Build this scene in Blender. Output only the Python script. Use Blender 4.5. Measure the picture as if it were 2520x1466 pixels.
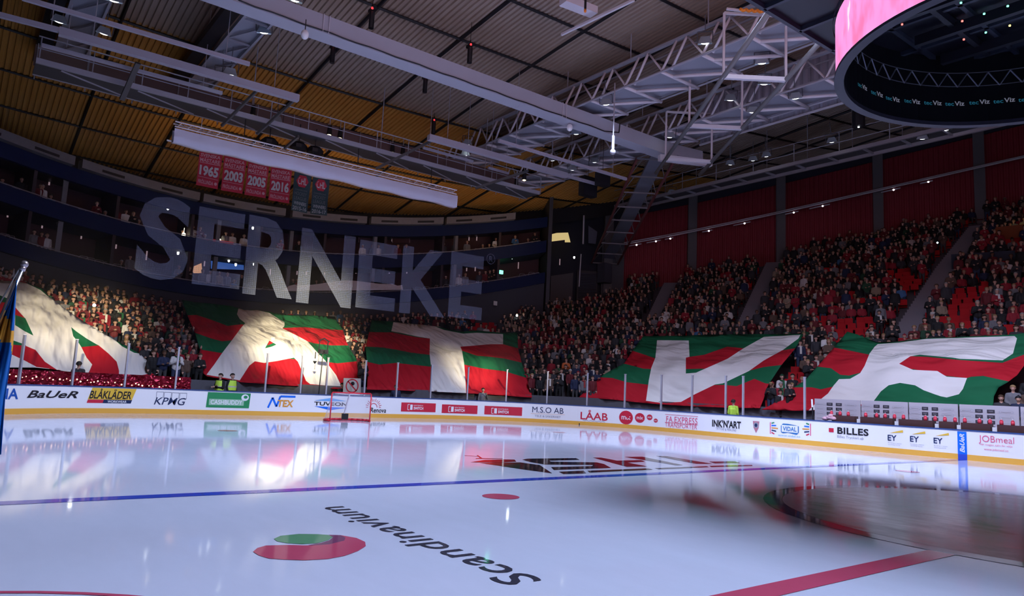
import bpy, bmesh, math, random
import numpy as np
from mathutils import Vector, Matrix, geometry
random.seed(7); rng = np.random.default_rng(7)
PI = math.pi
for o in list(bpy.data.objects): bpy.data.objects.remove(o)
scn = bpy.context.scene
COL = scn.collection

# ---------------------------------------------------------------- camera
W, H, FPX = 2520, 1466, 1779.8
CAM = np.array([3.92, -14.14, 1.67])
_ya, _pi, _ro = [math.radians(a) for a in (37.287, 7.333, 2.754)]
FW = np.array([-math.cos(_ya) * math.cos(_pi), math.sin(_ya) * math.cos(_pi), math.sin(_pi)])
_rt = np.array([math.sin(_ya), math.cos(_ya), 0.]); _up = np.cross(_rt, FW)
RT = math.cos(_ro) * _rt + math.sin(_ro) * _up
UP = -math.sin(_ro) * _rt + math.cos(_ro) * _up
cd = bpy.data.cameras.new('camera'); cam = bpy.data.objects.new('camera', cd); COL.objects.link(cam)
cd.sensor_fit = 'HORIZONTAL'; cd.sensor_width = 36; cd.lens = FPX / W * 36; cd.clip_start = .05; cd.clip_end = 300
cam.matrix_world = Matrix(((RT[0], UP[0], -FW[0], CAM[0]), (RT[1], UP[1], -FW[1], CAM[1]), (RT[2], UP[2], -FW[2], CAM[2]), (0, 0, 0, 1)))
scn.camera = cam

# ---------------------------------------------------------------- exposure, world, lamps
vs = scn.view_settings
vs.view_transform = 'Standard'; vs.look = 'None'; vs.gamma = 1; vs.use_curve_mapping = False; vs.exposure = 0.0
wd = bpy.data.worlds.new('dark_hall'); scn.world = wd; wd.use_nodes = True
wd.node_tree.nodes['Background'].inputs[0].default_value = (.30, .22, .34, 1)
wd.node_tree.nodes['Background'].inputs[1].default_value = .012

def lamp(name, kind, loc, target, power, col, **kw):
    l = bpy.data.lights.new(name, kind); l.energy = power; l.color = col
    for k, v in kw.items(): setattr(l, k, v)
    o = bpy.data.objects.new(name, l); COL.objects.link(o); o.location = loc
    o.rotation_euler = (Vector(target) - Vector(loc)).to_track_quat('-Z', 'Y').to_euler()
    return o
# cluster of floodlights under the roof above the scoreboard (its body shades centre ice), and floods over the end zones
for x in (-2.6, 2.6):
    for y in (-2.6, 2.6):
        lamp('rink_flood_lamp', 'SPOT', (x, y, 18.6), (x * 2.2, y * 2.2, 0), 9200, (.56, .67, .95), spot_size=2.25, spot_blend=.4, shadow_soft_size=.7)
for x in (-17.5, 17.5):
    for y in (-8, 8):
        lamp('rink_flood_lamp', 'SPOT', (x, y, 15.9), (x * 1.18, y * 1.05, 0), 7000, (.57, .67, .95), spot_size=1.50, spot_blend=.45, shadow_soft_size=.5)
lamp('rink_flood_lamp', 'SPOT', (-9, 6.2, 15.9), (-11, 13, 0), 4200, (.60, .68, 1.0), spot_size=1.5, spot_blend=.8, shadow_soft_size=.5)
# follow spots from the opposite end on the big banners
lamp('follow_spot_lamp', 'SPOT', (30, -25.3, 12.5), (-37.6, 2.2, 3.9), 680000, (1.0, .85, .52), spot_size=.100, spot_blend=.7, shadow_soft_size=.8)
lamp('follow_spot_lamp', 'SPOT', (44, -24, 11.5), (-38.2, -9.2, 4.0), 400000, (1.0, .85, .54), spot_size=.078, spot_blend=.8, shadow_soft_size=.8)
lamp('follow_spot_lamp', 'SPOT', (44, 16, 11.5), (-35.0, 11.2, 2.5), 470000, (1.0, .86, .56), spot_size=.048, spot_blend=.8, shadow_soft_size=.8)
# warm uplight on the end of the roof, added dim fill on the stands
for y in (-3, 4, 11, 18):
    lamp('roof_uplight_lamp', 'SPOT', (-38.2, y, 12.6), (-43, y * 1.04, 17), 190, (1.0, .62, .24), spot_size=2.6, spot_blend=1.0, shadow_soft_size=.6)
lamp('stand_bounce_fill', 'AREA', (-6, -6, 15), (-34, 14, 5), 200, (1.0, .60, .72), shape='DISK', size=4, spread=2.2)  # added pink fill, stands in for bounced light on the crowd
lamp('stand_bounce_fill', 'AREA', (10, 2, 15), (-14, 36, 9), 250, (1.0, .46, .60), shape='DISK', size=4, spread=2.2)

# ---------------------------------------------------------------- pixel <-> place (the photograph's own camera)
def ray(x, y): return FW + RT * ((x - W / 2) / FPX) - UP * ((y - H / 2) / FPX)
def un(x, y, X=None, Y=None, Z=None, D=None):
    d = ray(x, y)
    if X is not None: t = (X - CAM[0]) / d[0]
    elif Y is not None: t = (Y - CAM[1]) / d[1]
    elif Z is not None: t = (Z - CAM[2]) / d[2]
    else: t = D / math.hypot(d[0], d[1])
    return CAM + d * t
def uncyl(x, y, R):
    d = ray(x, y); a = d[0]**2 + d[1]**2; b = CAM[0] * d[0] + CAM[1] * d[1]; q = CAM[0]**2 + CAM[1]**2 - R * R
    return CAM + d * ((-b + math.sqrt(b * b - a * q)) / a)
def proj(P):
    d = np.asarray(P, float) - CAM; z = d @ FW
    return np.stack([W / 2 + FPX * (d @ RT) / z, H / 2 - FPX * (d @ UP) / z], -1)
def inpoly(pts, poly):
    pts = np.atleast_2d(pts); x, y = pts[:, 0], pts[:, 1]; r = np.zeros(len(pts), bool); n = len(poly)
    for i in range(n):
        (x1, y1), (x2, y2) = poly[i], poly[(i + 1) % n]
        if y1 == y2: continue
        c = ((y1 > y) != (y2 > y)) & (x < (x2 - x1) * (y - y1) / (y2 - y1) + x1); r ^= c
    return r

# ---------------------------------------------------------------- materials
MATS = {}
def mat(name, col, rough=.6, metal=0., emit=None, es=0., spec=.5, noise=None, bump=None, alpha=None, trans=0., ior=1.45):
    if name in MATS: return MATS[name]
    m = bpy.data.materials.new(name); m.use_nodes = True; nt = m.node_tree; b = nt.nodes['Principled BSDF']
    b.inputs['Base Color'].default_value = (*col, 1); b.inputs['Roughness'].default_value = rough; b.inputs['Metallic'].default_value = metal
    b.inputs['Specular IOR Level'].default_value = spec; b.inputs['IOR'].default_value = ior; b.inputs['Transmission Weight'].default_value = trans
    if emit: b.inputs['Emission Color'].default_value = (*emit, 1); b.inputs['Emission Strength'].default_value = es
    if alpha is not None: b.inputs['Alpha'].default_value = alpha
    if noise or bump:
        tc = nt.nodes.new('ShaderNodeTexCoord')
    if noise:
        sc, amt = noise
        n = nt.nodes.new('ShaderNodeTexNoise'); n.inputs['Scale'].default_value = sc; n.inputs['Detail'].default_value = 4
        nt.links.new(tc.outputs['Object'], n.inputs['Vector'])
        mx = nt.nodes.new('ShaderNodeMix'); mx.data_type = 'RGBA'
        mx.inputs[6].default_value = (*[c * (1 - amt) for c in col], 1); mx.inputs[7].default_value = (*[min(1, c * (1 + amt)) for c in col], 1)
        nt.links.new(n.outputs['Fac'], mx.inputs[0]); nt.links.new(mx.outputs[2], b.inputs['Base Color'])
    if bump:
        sc, st = bump
        n = nt.nodes.new('ShaderNodeTexNoise'); n.inputs['Scale'].default_value = sc; n.inputs['Detail'].default_value = 3
        nt.links.new(tc.outputs['Object'], n.inputs['Vector'])
        bp_ = nt.nodes.new('ShaderNodeBump'); bp_.inputs['Strength'].default_value = st; bp_.inputs['Distance'].default_value = .1
        nt.links.new(n.outputs['Fac'], bp_.inputs['Height']); nt.links.new(bp_.outputs[0], b.inputs['Normal'])
    MATS[name] = m; return m

# ---------------------------------------------------------------- mesh building
ORG = {}
class MB:
    def __init__(s): s.v = []; s.f = []; s.m = []
    def add(s, V, F, mi=0):
        o = len(s.v); s.v.extend([tuple(map(float, p)) for p in V])
        for k, f in enumerate(F):
            s.f.append([i + o for i in f]); s.m.append(mi if np.isscalar(mi) else int(mi[k]))
        return s
    def box(s, c, d, mi=0):
        x, y, z = c; a, b, e = [q / 2 for q in d]
        V = [(x + i * a, y + j * b, z + k * e) for i in (-1, 1) for j in (-1, 1) for k in (-1, 1)]
        return s.add(V, [(0, 1, 3, 2), (4, 6, 7, 5), (0, 4, 5, 1), (2, 3, 7, 6), (0, 2, 6, 4), (1, 5, 7, 3)], mi)
    def bar(s, p, q, w, h, mi=0, up=(0, 0, 1)):
        p, q = np.array(p, float), np.array(q, float); d = q - p; d /= np.linalg.norm(d) + 1e-12
        u = np.array(up, float)
        if abs(d @ u) > .98: u = np.array((1., 0, 0))
        a = np.cross(d, u); a /= np.linalg.norm(a); b = np.cross(a, d)
        V = [c + a * i * w / 2 + b * j * h / 2 for c in (p, q) for i, j in ((-1, -1), (1, -1), (1, 1), (-1, 1))]
        return s.add(V, [(0, 1, 2, 3), (7, 6, 5, 4), (0, 4, 5, 1), (1, 5, 6, 2), (2, 6, 7, 3), (3, 7, 4, 0)], mi)
    def tube(s, p, q, r, n=8, mi=0, r2=None):
        p, q = np.array(p, float), np.array(q, float); d = q - p; d /= np.linalg.norm(d) + 1e-12
        u = np.array((0, 0, 1.)) if abs(d[2]) < .9 else np.array((1., 0, 0))
        a = np.cross(d, u); a /= np.linalg.norm(a); b = np.cross(d, a); r2 = r if r2 is None else r2
        V = [c + (a * math.cos(2 * PI * k / n) + b * math.sin(2 * PI * k / n)) * rr for c, rr in ((p, r), (q, r2)) for k in range(n)]
        F = [(k, (k + 1) % n, n + (k + 1) % n, n + k) for k in range(n)] + [tuple(range(n))[::-1], tuple(range(n, 2 * n))]
        return s.add(V, F, mi)
    def path(s, P, r, n=6, mi=0):
        for a, b in zip(P[:-1], P[1:]): s.tube(a, b, r, n, mi)
        return s
    def ball(s, c, r, n=8, mi=0):
        r = (r, r, r) if np.isscalar(r) else r; m = max(3, n // 2)
        V = [(c[0] + r[0] * math.sin(PI * i / m) * math.cos(2 * PI * k / n), c[1] + r[1] * math.sin(PI * i / m) * math.sin(2 * PI * k / n), c[2] + r[2] * math.cos(PI * i / m)) for i in range(m + 1) for k in range(n)]
        F = [(i * n + k, (i + 1) * n + k, (i + 1) * n + (k + 1) % n, i * n + (k + 1) % n) for i in range(m) for k in range(n)]
        return s.add(V, F, mi)
    def quad(s, a, b, c, d, mi=0): return s.add([a, b, c, d], [(0, 1, 2, 3)], mi)
    def grid(s, P, mi=0, flip=False):          # P[i][j] points
        P = np.asarray(P, float); a, b = P.shape[:2]
        F = [(i * b + j, i * b + j + 1, (i + 1) * b + j + 1, (i + 1) * b + j) for i in range(a - 1) for j in range(b - 1)]
        if flip: F = [f[::-1] for f in F]
        return s.add(P.reshape(-1, 3), F, mi)
    def build(s, name, mats, parent=None, smooth=False, org=None):
        me = bpy.data.meshes.new(name); V = np.array(s.v, float)
        if parent is not None: og = ORG[parent.name]
        elif org is not None: og = np.array(org, float)
        else:
            lo, hi = V.min(0), V.max(0); og = np.array([(lo[0] + hi[0]) / 2, (lo[1] + hi[1]) / 2, lo[2]])
        me.from_pydata([tuple(p) for p in V - og], [], s.f)
        for m in (mats if isinstance(mats, (list, tuple)) else [mats]): me.materials.append(m)
        me.polygons.foreach_set('material_index', s.m)
        if smooth: me.polygons.foreach_set('use_smooth', [True] * len(s.f))
        me.update()
        o = bpy.data.objects.new(name, me); COL.objects.link(o); ORG[o.name] = og
        if parent is not None: o.parent = parent
        else: o.location = og
        return o
def tag(o, label, cat, group=None, kind=None):
    if label: o['label'] = label
    if cat: o['category'] = cat
    if group: o['group'] = group
    if kind: o['kind'] = kind
    return o
def thing(name, loc, label, cat, group=None):
    o = bpy.data.objects.new(name, None); COL.objects.link(o); o.location = loc; o.empty_display_size = .2
    ORG[o.name] = np.array(loc, float); return tag(o, label, cat, group)
def struct(mb, name, mats, smooth=False, parent=None):
    o = mb.build(name, mats, parent, smooth); o['kind'] = 'structure'; return o
def kids(o): return [c for c in CHILD.get(o.name, [])] if False else list(o.children)
def copy_tree(o, parent=None):
    c = o.copy(); COL.objects.link(c)
    if parent is not None: c.parent = parent
    ORG[c.name] = ORG.get(o.name, np.zeros(3))
    for ch in list(o.children): copy_tree(ch, c)
    return c

# lettering: the built-in typeface turned into mesh triangles
_TX = {}
def text(s, bold=0., shear=0., lsp=1.):
    k = (s, bold, shear, lsp)
    if k in _TX: return _TX[k]
    cu = bpy.data.curves.new('t', 'FONT'); cu.body = s; cu.offset = bold; cu.shear = shear; cu.resolution_u = 3; cu.space_character = lsp; cu.align_x = 'LEFT'
    ob = bpy.data.objects.new('t', cu); COL.objects.link(ob)
    me = bpy.data.meshes.new_from_object(ob.evaluated_get(bpy.context.evaluated_depsgraph_get()))
    V = np.array([tuple(v.co)[:2] for v in me.vertices]); F = [tuple(p.vertices) for p in me.polygons]
    bpy.data.objects.remove(ob); bpy.data.curves.remove(cu); bpy.data.meshes.remove(me)
    lo, hi = V.min(0), V.max(0); _TX[k] = ((V - lo) / (hi - lo), F); return _TX[k]
def put_text(mb, s, fn, u0, u1, v0, v1, mi=0, bold=0.012, shear=0., lsp=1.):
    V, F = text(s, bold, shear, lsp)
    mb.add([fn(u0 + (u1 - u0) * a, v0 + (v1 - v0) * b) for a, b in V], F, mi)
def put_poly(mb, P, fn, mi=0, holes=()):
    T = geometry.tessellate_polygon([[Vector((x, y, 0)) for x, y in P]])
    mb.add([fn(x, y) for x, y in P], T, mi)
def put_rect(mb, fn, u0, u1, v0, v1, mi=0, n=6, sh=0.):
    us = np.linspace(0, 1, n + 1)
    mb.grid([[fn(u0 + (u1 - u0) * a + sh * k, v0 + (v1 - v0) * k) for a in us] for k in (0, 1)], mi)
def put_disc(mb, fn, u, v, ru, rv, mi=0, n=20, r0=0.):
    A = [2 * PI * k / n for k in range(n)]
    if r0 <= 0: mb.add([fn(u + ru * math.cos(a), v + rv * math.sin(a)) for a in A], [tuple(range(n))], mi)
    else:
        mb.add([fn(u + ru * q * math.cos(a), v + rv * q * math.sin(a)) for q in (1, r0) for a in A], [(k, (k + 1) % n, n + (k + 1) % n, n + k) for k in range(n)], mi)
def put_line(mb, fn, u0, v0, u1, v1, w, mi=0):
    dx, dy = u1 - u0, v1 - v0; l = math.hypot(dx, dy) or 1; a, b = -dy / l * w / 2, dx / l * w / 2
    mb.add([fn(u0 + a, v0 + b), fn(u0 - a, v0 - b), fn(u1 - a, v1 - b), fn(u1 + a, v1 + b)], [(0, 1, 2, 3)], mi)

# palette
GREY = mat('grey_paint', (.29, .29, .34), .5); DGREY = mat('dark_grey', (.06, .06, .075), .6); BLACK = mat('black', (.008, .008, .011), .5)
WHITE = mat('white', (.8, .8, .83), .5); PALE = mat('pale_steel', (.58, .55, .60), .45); STEEL = mat('steel', (.30, .29, .33), .45)
CONC = mat('concrete', (.10, .098, .12), .8, noise=(3, .15)); NAVY = mat('navy_panel', (.004, .013, .06), .6, spec=.2); MAROON = mat('maroon_panel', (.075, .018, .022), .6)
RED = mat('red', (.55, .015, .03), .4); BROWN = mat('brown_wood', (.06, .025, .02), .5); CHROME = mat('chrome', (.6, .6, .63), .25, 1.0)
ORANGE = mat('orange', (.8, .25, .03), .5)
GLOW = mat('lamp_glow', (1, 1, 1), .4, emit=(.9, .96, 1), es=5.); GLOWW = mat('warm_glow', (1, .9, .7), .4, emit=(1, .82, .45), es=4.)
# ================================================================ the ice and everything painted in it
def ice_mat(name, col, var=.06, rough=.05):
    m = mat(name, col, rough, spec=.5, ior=1.29); nt = m.node_tree; b = nt.nodes['Principled BSDF']
    tc = nt.nodes.new('ShaderNodeTexCoord')
    n = nt.nodes.new('ShaderNodeTexNoise'); n.inputs['Scale'].default_value = .9; n.inputs['Detail'].default_value = 8; n.inputs['Roughness'].default_value = .65
    mp = nt.nodes.new('ShaderNodeMapping'); mp.inputs['Scale'].default_value = (1, 3, 1); mp.inputs['Rotation'].default_value = (0, 0, .5)
    nt.links.new(tc.outputs['Object'], mp.inputs[0]); nt.links.new(mp.outputs[0], n.inputs['Vector'])
    mx = nt.nodes.new('ShaderNodeMix'); mx.data_type = 'RGBA'
    mx.inputs[6].default_value = (*[c * (1 - var) for c in col], 1); mx.inputs[7].default_value = (*[min(1, c * (1 + var)) for c in col], 1)
    nt.links.new(n.outputs['Fac'], mx.inputs[0]); nt.links.new(mx.outputs[2], b.inputs['Base Color'])
    mr = nt.nodes.new('ShaderNodeMapRange'); mr.inputs[1].default_value = .3; mr.inputs[2].default_value = .8; mr.inputs[3].default_value = rough * .7; mr.inputs[4].default_value = rough * 1.7
    nt.links.new(n.outputs['Fac'], mr.inputs[0]); nt.links.new(mr.outputs[0], b.inputs['Roughness'])
    # fine skate grooves
    n2 = nt.nodes.new('ShaderNodeTexNoise'); n2.inputs['Scale'].default_value = 6; n2.inputs['Detail'].default_value = 6
    mp2 = nt.nodes.new('ShaderNodeMapping'); mp2.inputs['Scale'].default_value = (.25, 4, 1); mp2.inputs['Rotation'].default_value = (0, 0, -.35)
    nt.links.new(tc.outputs['Object'], mp2.inputs[0]); nt.links.new(mp2.outputs[0], n2.inputs['Vector'])
    bp_ = nt.nodes.new('ShaderNodeBump'); bp_.inputs['Strength'].default_value = .010; bp_.inputs['Distance'].default_value = .02
    nt.links.new(n2.outputs['Fac'], bp_.inputs['Height']); nt.links.new(bp_.outputs[0], b.inputs['Normal'])
    return m
ICE = ice_mat('ice', (.68, .74, .90))
I_BLUE = ice_mat('ice_blue_paint', (.04, .09, .55)); I_RED = ice_mat('ice_red_paint', (.60, .09, .17)); I_DARK = ice_mat('ice_dark_paint', (.05, .035, .055), .06, .13)
I_BLK = ice_mat('ice_black_paint', (.055, .055, .08)); I_GRN = ice_mat('ice_green_paint', (.13, .36, .19)); I_PLUM = ice_mat('ice_plum_paint', (.22, .06, .15)); I_NAVY = ice_mat('ice_navy_paint', (.07, .10, .25)); I_SHL = ice_mat('ice_logo_paint', (.018, .014, .022))
def rrect(hx, hy, r, n=14):
    P = []
    for cx, cy, a0 in ((hx - r, hy - r, 0), (-hx + r, hy - r, 90), (-hx + r, -hy + r, 180), (hx - r, -hy + r, 270)):
        for k in range(n + 1):
            a = math.radians(a0 + 90 * k / n); P.append((cx + r * math.cos(a), cy + r * math.sin(a)))
    return P
mb = MB(); P = rrect(30, 15, 8.5); mb.add([(x, y, 0) for x, y in P], [tuple(range(len(P)))])
mb.add([(x, y, -.04) for x, y in P], [tuple(range(len(P)))[::-1]]); n = len(P); mb.add([(x, y, 0) for x, y in P] + [(x, y, -.04) for x, y in P], [(k, n + k, n + (k + 1) % n, (k + 1) % n) for k in range(n)])
ice = struct(mb, 'floor', ICE); ice['label'] = 'glossy white ice sheet'
def ipx(px, py, z=.004): q = un(px, py, Z=0); return (q[0], q[1], z)
def ground(z): return lambda x, y: (x, y, z)
g = ground(.004)
mb = MB(); put_rect(mb, g, -7.29, -6.99, -15, 15, 0, 1); put_rect(mb, g, 6.99, 7.29, -15, 15, 0, 1)
struct(mb, 'blue_line', I_BLUE, parent=ice)
mb = MB(); put_rect(mb, g, -.15, .15, -15, -4.5, 0, 1); put_rect(mb, g, -.15, .15, 4.5, 15, 0, 1); struct(mb, 'centre_line', I_RED, parent=ice)
mb = MB(); put_rect(mb, g, -26.03, -25.97, -12.5, 12.5, 0, 1); struct(mb, 'goal_line', I_RED, parent=ice)
mb = MB(); put_disc(mb, g, 0, 0, 4.5, 4.5, 1, 64, .93); put_disc(mb, g, 0, 0, 4.19, 4.19, 0, 64); struct(mb, 'centre_circle', [I_DARK, I_NAVY], parent=ice)
mb = MB()
for x, y in ((-5.5, -7), (-5.5, 7), (5.5, 7)): put_disc(mb, g, x, y, .3, .3, 0, 28)
for x, y in ((-20, -7), (-20, 7)): put_disc(mb, g, x, y, .3, .3, 0, 28)
struct(mb, 'face_off_spot', I_RED, parent=ice)
mb = MB(); A = [PI * k / 30 for k in range(31)]
mb.add([(r * math.cos(a), -15 + r * math.sin(a), .004) for r in (3.16, 3.10) for a in A], [(k, k + 1, 31 + k + 1, 31 + k) for k in range(30)]); struct(mb, 'referee_crease', I_RED, parent=ice)
# SHL arrow logo
def q1(L): return [(1140 + x / 3.405, 1100 + y / 3.405) for x, y in L]
mb = MB()
for L in ([(60, 127), (180, 107), (330, 103), (430, 105), (445, 122), (300, 130)], [(140, 133), (480, 128), (560, 140), (640, 150), (745, 220), (520, 190)],
          [(495, 105), (540, 97), (700, 95), (945, 92), (975, 107), (720, 113), (735, 122), (1120, 128), (1180, 142), (1240, 175), (760, 192), (735, 168), (1080, 159), (1088, 150), (680, 146), (560, 125)],
          [(800, 207), (1010, 197), (1030, 220), (840, 227)], [(1040, 198), (1550, 178), (1590, 189), (1060, 214)], [(1600, 176), (2040, 160), (2060, 168), (1640, 186)], [(2060, 157), (2420, 149), (2425, 158), (2080, 167)],
          [(1085, 88), (1155, 88), (1545, 162), (1370, 165)], [(1290, 113), (1490, 109), (1525, 122), (1370, 130)], [(1350, 82), (1500, 80), (1840, 150), (1790, 153)],
          [(1615, 75), (1700, 75), (2090, 140), (1950, 140)], [(2060, 122), (2270, 118), (2320, 132), (2110, 136)], [(10, 70), (120, 76), (112, 68), (125, 69), (160, 93), (330, 94), (330, 97), (105, 98), (105, 94), (140, 92), (125, 79), (15, 73)]):
    put_poly(mb, q1(L), ipx)
struct(mb, 'league_logo', I_SHL, parent=ice)
def q2(L): return [(600 + x / 3.316, 1210 + y / 3.316) for x, y in L]
mb = MB()
put_poly(mb, q2([(75, 490), (110, 460), (180, 440), (350, 435), (480, 438), (560, 440), (700, 430), (820, 400), (830, 375), (790, 355), (920, 378), (990, 410), (995, 445), (930, 485), (820, 525), (680, 550), (500, 560), (330, 555), (200, 545), (120, 520)]), ipx, 0)
put_poly(mb, q2([(245, 385), (300, 360), (450, 345), (600, 347), (690, 353), (725, 372), (690, 395), (600, 420), (480, 428), (350, 420), (270, 405)]), ipx, 1)
put_poly(mb, q2([(690, 352), (790, 355), (830, 375), (820, 400), (700, 430), (560, 440), (520, 437), (625, 420), (698, 397), (728, 373)]), ipx, 2)
struct(mb, 'swoosh_logo', [I_RED, I_GRN, I_PLUM], parent=ice)
mb = MB(); put_text(mb, 'Scandinavium', lambda u, v: (-1.22 - 4.28 * u, -9.70 - .44 * v, .004), 0, 1, 0, 1, 0, .008, 0, 1.05); struct(mb, 'arena_lettering', I_BLK, parent=ice)
# concrete floor round the rink
mb = MB(); n = 72; mb.add([(52 * math.cos(2 * PI * k / n), 52 * math.sin(2 * PI * k / n), -.05) for k in range(n)], [tuple(range(n))]); struct(mb, 'floor_concourse', CONC)

# ================================================================ dasher boards
RC = 8.5; SX, SY = 21.5, 6.5; ARC = RC * PI / 2
def bp(u, off=0.):            # outline point of the boards, u from the middle of the end boards, + towards the far side
    s = 1 if u >= 0 else -1; a = abs(u)
    if a <= SY: x, y, nx, ny = -30, a, 1, 0
    elif a <= SY + ARC:
        t = (a - SY) / RC; x, y = -SX - RC * math.cos(t), SY + RC * math.sin(t); nx, ny = math.cos(t), -math.sin(t)
    else: x, y, nx, ny = -SX + (a - SY - ARC), 15, 0, -1
    return np.array([x + nx * off, s * (y + ny * off)])
_U = np.arange(-19, 46, .05); _B = np.array([bp(u) for u in _U])
_T = np.arctan2(_B[:, 1] - CAM[1], CAM[0] - _B[:, 0])
def bu(px, py):
    d = ray(px, py); u = np.interp(math.atan2(d[1], -d[0]), _T, _U); P = bp(u)
    return u, CAM[2] + d[2] * math.hypot(*(P - CAM[:2])) / math.hypot(d[0], d[1])
def onb(off): 
    def f(u, z):
        p = bp(u, off); return (p[0], p[1], z)
    return f
U0, U1 = -30., 62.
US = np.arange(U0, U1 + .01, .5)
BOARD_W = mat('board_white', (.86, .86, .88), .35); KICK = mat('kick_plate_yellow', (.80, .42, .06), .45); CAPR = mat('cap_rail_blue', (.03, .07, .22), .4)
boards = thing('rink_boards', (-30, 0, 0), 'white dasher boards with adverts and yellow kick plate round the ice', 'rink boards')
def bstrip(z0, z1, o0, o1, n=US):
    mb = MB(); f0, f1 = onb(o0), onb(o1)
    mb.grid([[f1(u, z0) for u in n], [f0(u, z0) for u in n], [f0(u, z1) for u in n], [f1(u, z1) for u in n]]); return mb
bstrip(.2, 1.03, 0, -.12).build('board_panel', BOARD_W, boards)
bstrip(0, .2, .012, -.12).build('kick_plate', KICK, boards)
bstrip(1.03, 1.075, .02, -.16).build('cap_rail', CAPR, boards)
E_ = .006
def ad(name, draw, mats):
    mb = MB(); draw(mb); return mb.build(name, mats, boards)
fa = onb(.012); fb = onb(.017); fc = onb(.022)
def sp(x0, y0, x1, y1):       # box on the boards from two corner pixels -> u0,u1,z0,z1 with z from the corner pixels at its middle
    u0, _ = bu(x0, (y0 + y1) / 2); u1, _ = bu(x1, (y0 + y1) / 2); xm = (x0 + x1) / 2
    return u0, u1, bu(xm, y1)[1], bu(xm, y0)[1]
AK = mat('ad_black', (.012, .012, .016), .4); AB = mat('ad_blue', (.01, .09, .42), .4); AY = mat('ad_yellow', (.78, .50, .05), .4); ARD = mat('ad_red', (.60, .02, .05), .4)
AN = mat('ad_navy', (.01, .025, .09), .4); AG = mat('ad_green', (.02, .26, .09), .4); AW = mat('ad_white', (.82, .83, .86), .4); AO = mat('ad_orange', (.75, .33, .05), .4)
AL = mat('ad_light_blue', (.16, .42, .80), .4); AP = mat('ad_pink', (.75, .12, .22), .4); AGY = mat('ad_grey', (.30, .31, .36), .5); ABB = mat('ad_bright_blue', (.005, .16, .80), .4)
def T(s, x0, y0, x1, y1, m, name='sponsor_lettering', bold=.012, shear=0., lsp=1., f=fb):
    u0, u1, z0, z1 = sp(x0, y0, x1, y1)
    return ad(name, lambda mb: put_text(mb, s, f, u0, u1, z0, z1, 0, bold, shear, lsp), m)
def R(x0, y0, x1, y1, m, name='sponsor_panel', sh=0., f=fa):
    u0, u1, z0, z1 = sp(x0, y0, x1, y1)
    return ad(name, lambda mb: put_rect(mb, f, u0, u1, z0, z1, 0, 6, sh), m)
T('ARENA', -64, 955, 45, 982, AB, bold=.02)
T('BaUeR', 66, 961, 192, 979, AK, bold=.02, shear=.35)
R(217, 955, 326, 983, AY, sh=.14); R(213, 983, 253, 991, ARD, sh=.04); R(252, 983, 322, 992, AN, sh=.04); T('BLÅKLÄDER', 220, 956, 323, 981, AK, bold=.02, shear=.2); T('WORKWEAR', 264, 985, 311, 991, AW, bold=.015, f=fc)
for k in range(4):
    u0, u1, z0, z1 = sp(385 + 19 * k, 964 + k, 402 + 19 * k, 979 + k)
    ad('sponsor_square', lambda mb: [put_line(mb, fa, a, b, c, d, .012) for a, b, c, d in ((u0, z1, u1, z1), (u0, z0, u0, z1), (u1, z0, u1, z1))], AN)
T('KPMG', 379, 978, 457, 996, AN, bold=.004, shear=.25)
R(508, 966, 614, 1003, AG, sh=.03)
u0, u1, z0, z1 = sp(514, 982, 600, 997)
ad('sponsor_outline', lambda mb: put_rect(mb, onb(.014), u0, u1, z0, z1), mat('ad_pale_green', (.32, .55, .38), .4)); T('CASHBUDDY', 518, 984, 596, 995, AW, bold=.018)
u, z = bu(603, 978); ad('sponsor_globe', lambda mb: (put_disc(mb, fb, u, z, .17, .15, 0), put_disc(mb, fc, u + .02, z + .02, .09, .07, 1)), [AW, AG])
uu = [bu(*p) for p in ((659, 1003), (671, 978), (680, 1000), (690, 975), (727, 976))]
ad('sponsor_monogram', lambda mb: [put_line(mb, fa, *a, *b, .09) for a, b in zip(uu[:-1], uu[1:])], ABB); T('TEX', 683, 984, 722, 1001, AO, bold=.03, shear=.1)
a, b, c, d = bu(773, 985), bu(815, 979), bu(853, 987), bu(815, 987); ad('sponsor_roof', lambda mb: put_poly(mb, [a, d, c, b], fa), AL)
a1, b1, c1 = bu(773, 999), bu(851, 1003), bu(812, 1009); ad('sponsor_base', lambda mb: put_poly(mb, [a1, c1, b1], fa), ABB); T('TUVEON', 773, 989, 854, 998, AK, bold=.02)
u, z = bu(919, 1002)
ad('sponsor_sun', lambda mb: ([put_line(mb, fa, u + .3 * math.cos(t), z + .3 * math.sin(t), u + (.42 + .04 * (k % 2)) * math.cos(t), z + (.42 + .04 * (k % 2)) * math.sin(t), .025) for k, t in enumerate(np.linspace(0, PI, 13))],
    [put_line(mb, fa, u + .2 * math.cos(t), z + .2 * math.sin(t), u + .2 * math.cos(t + .3), z + .2 * math.sin(t + .3), .03) for t in np.linspace(0, PI - .3, 10)]), ARD)
T('Renova', 911, 1003, 950, 1015, AK, shear=.15)
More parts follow.
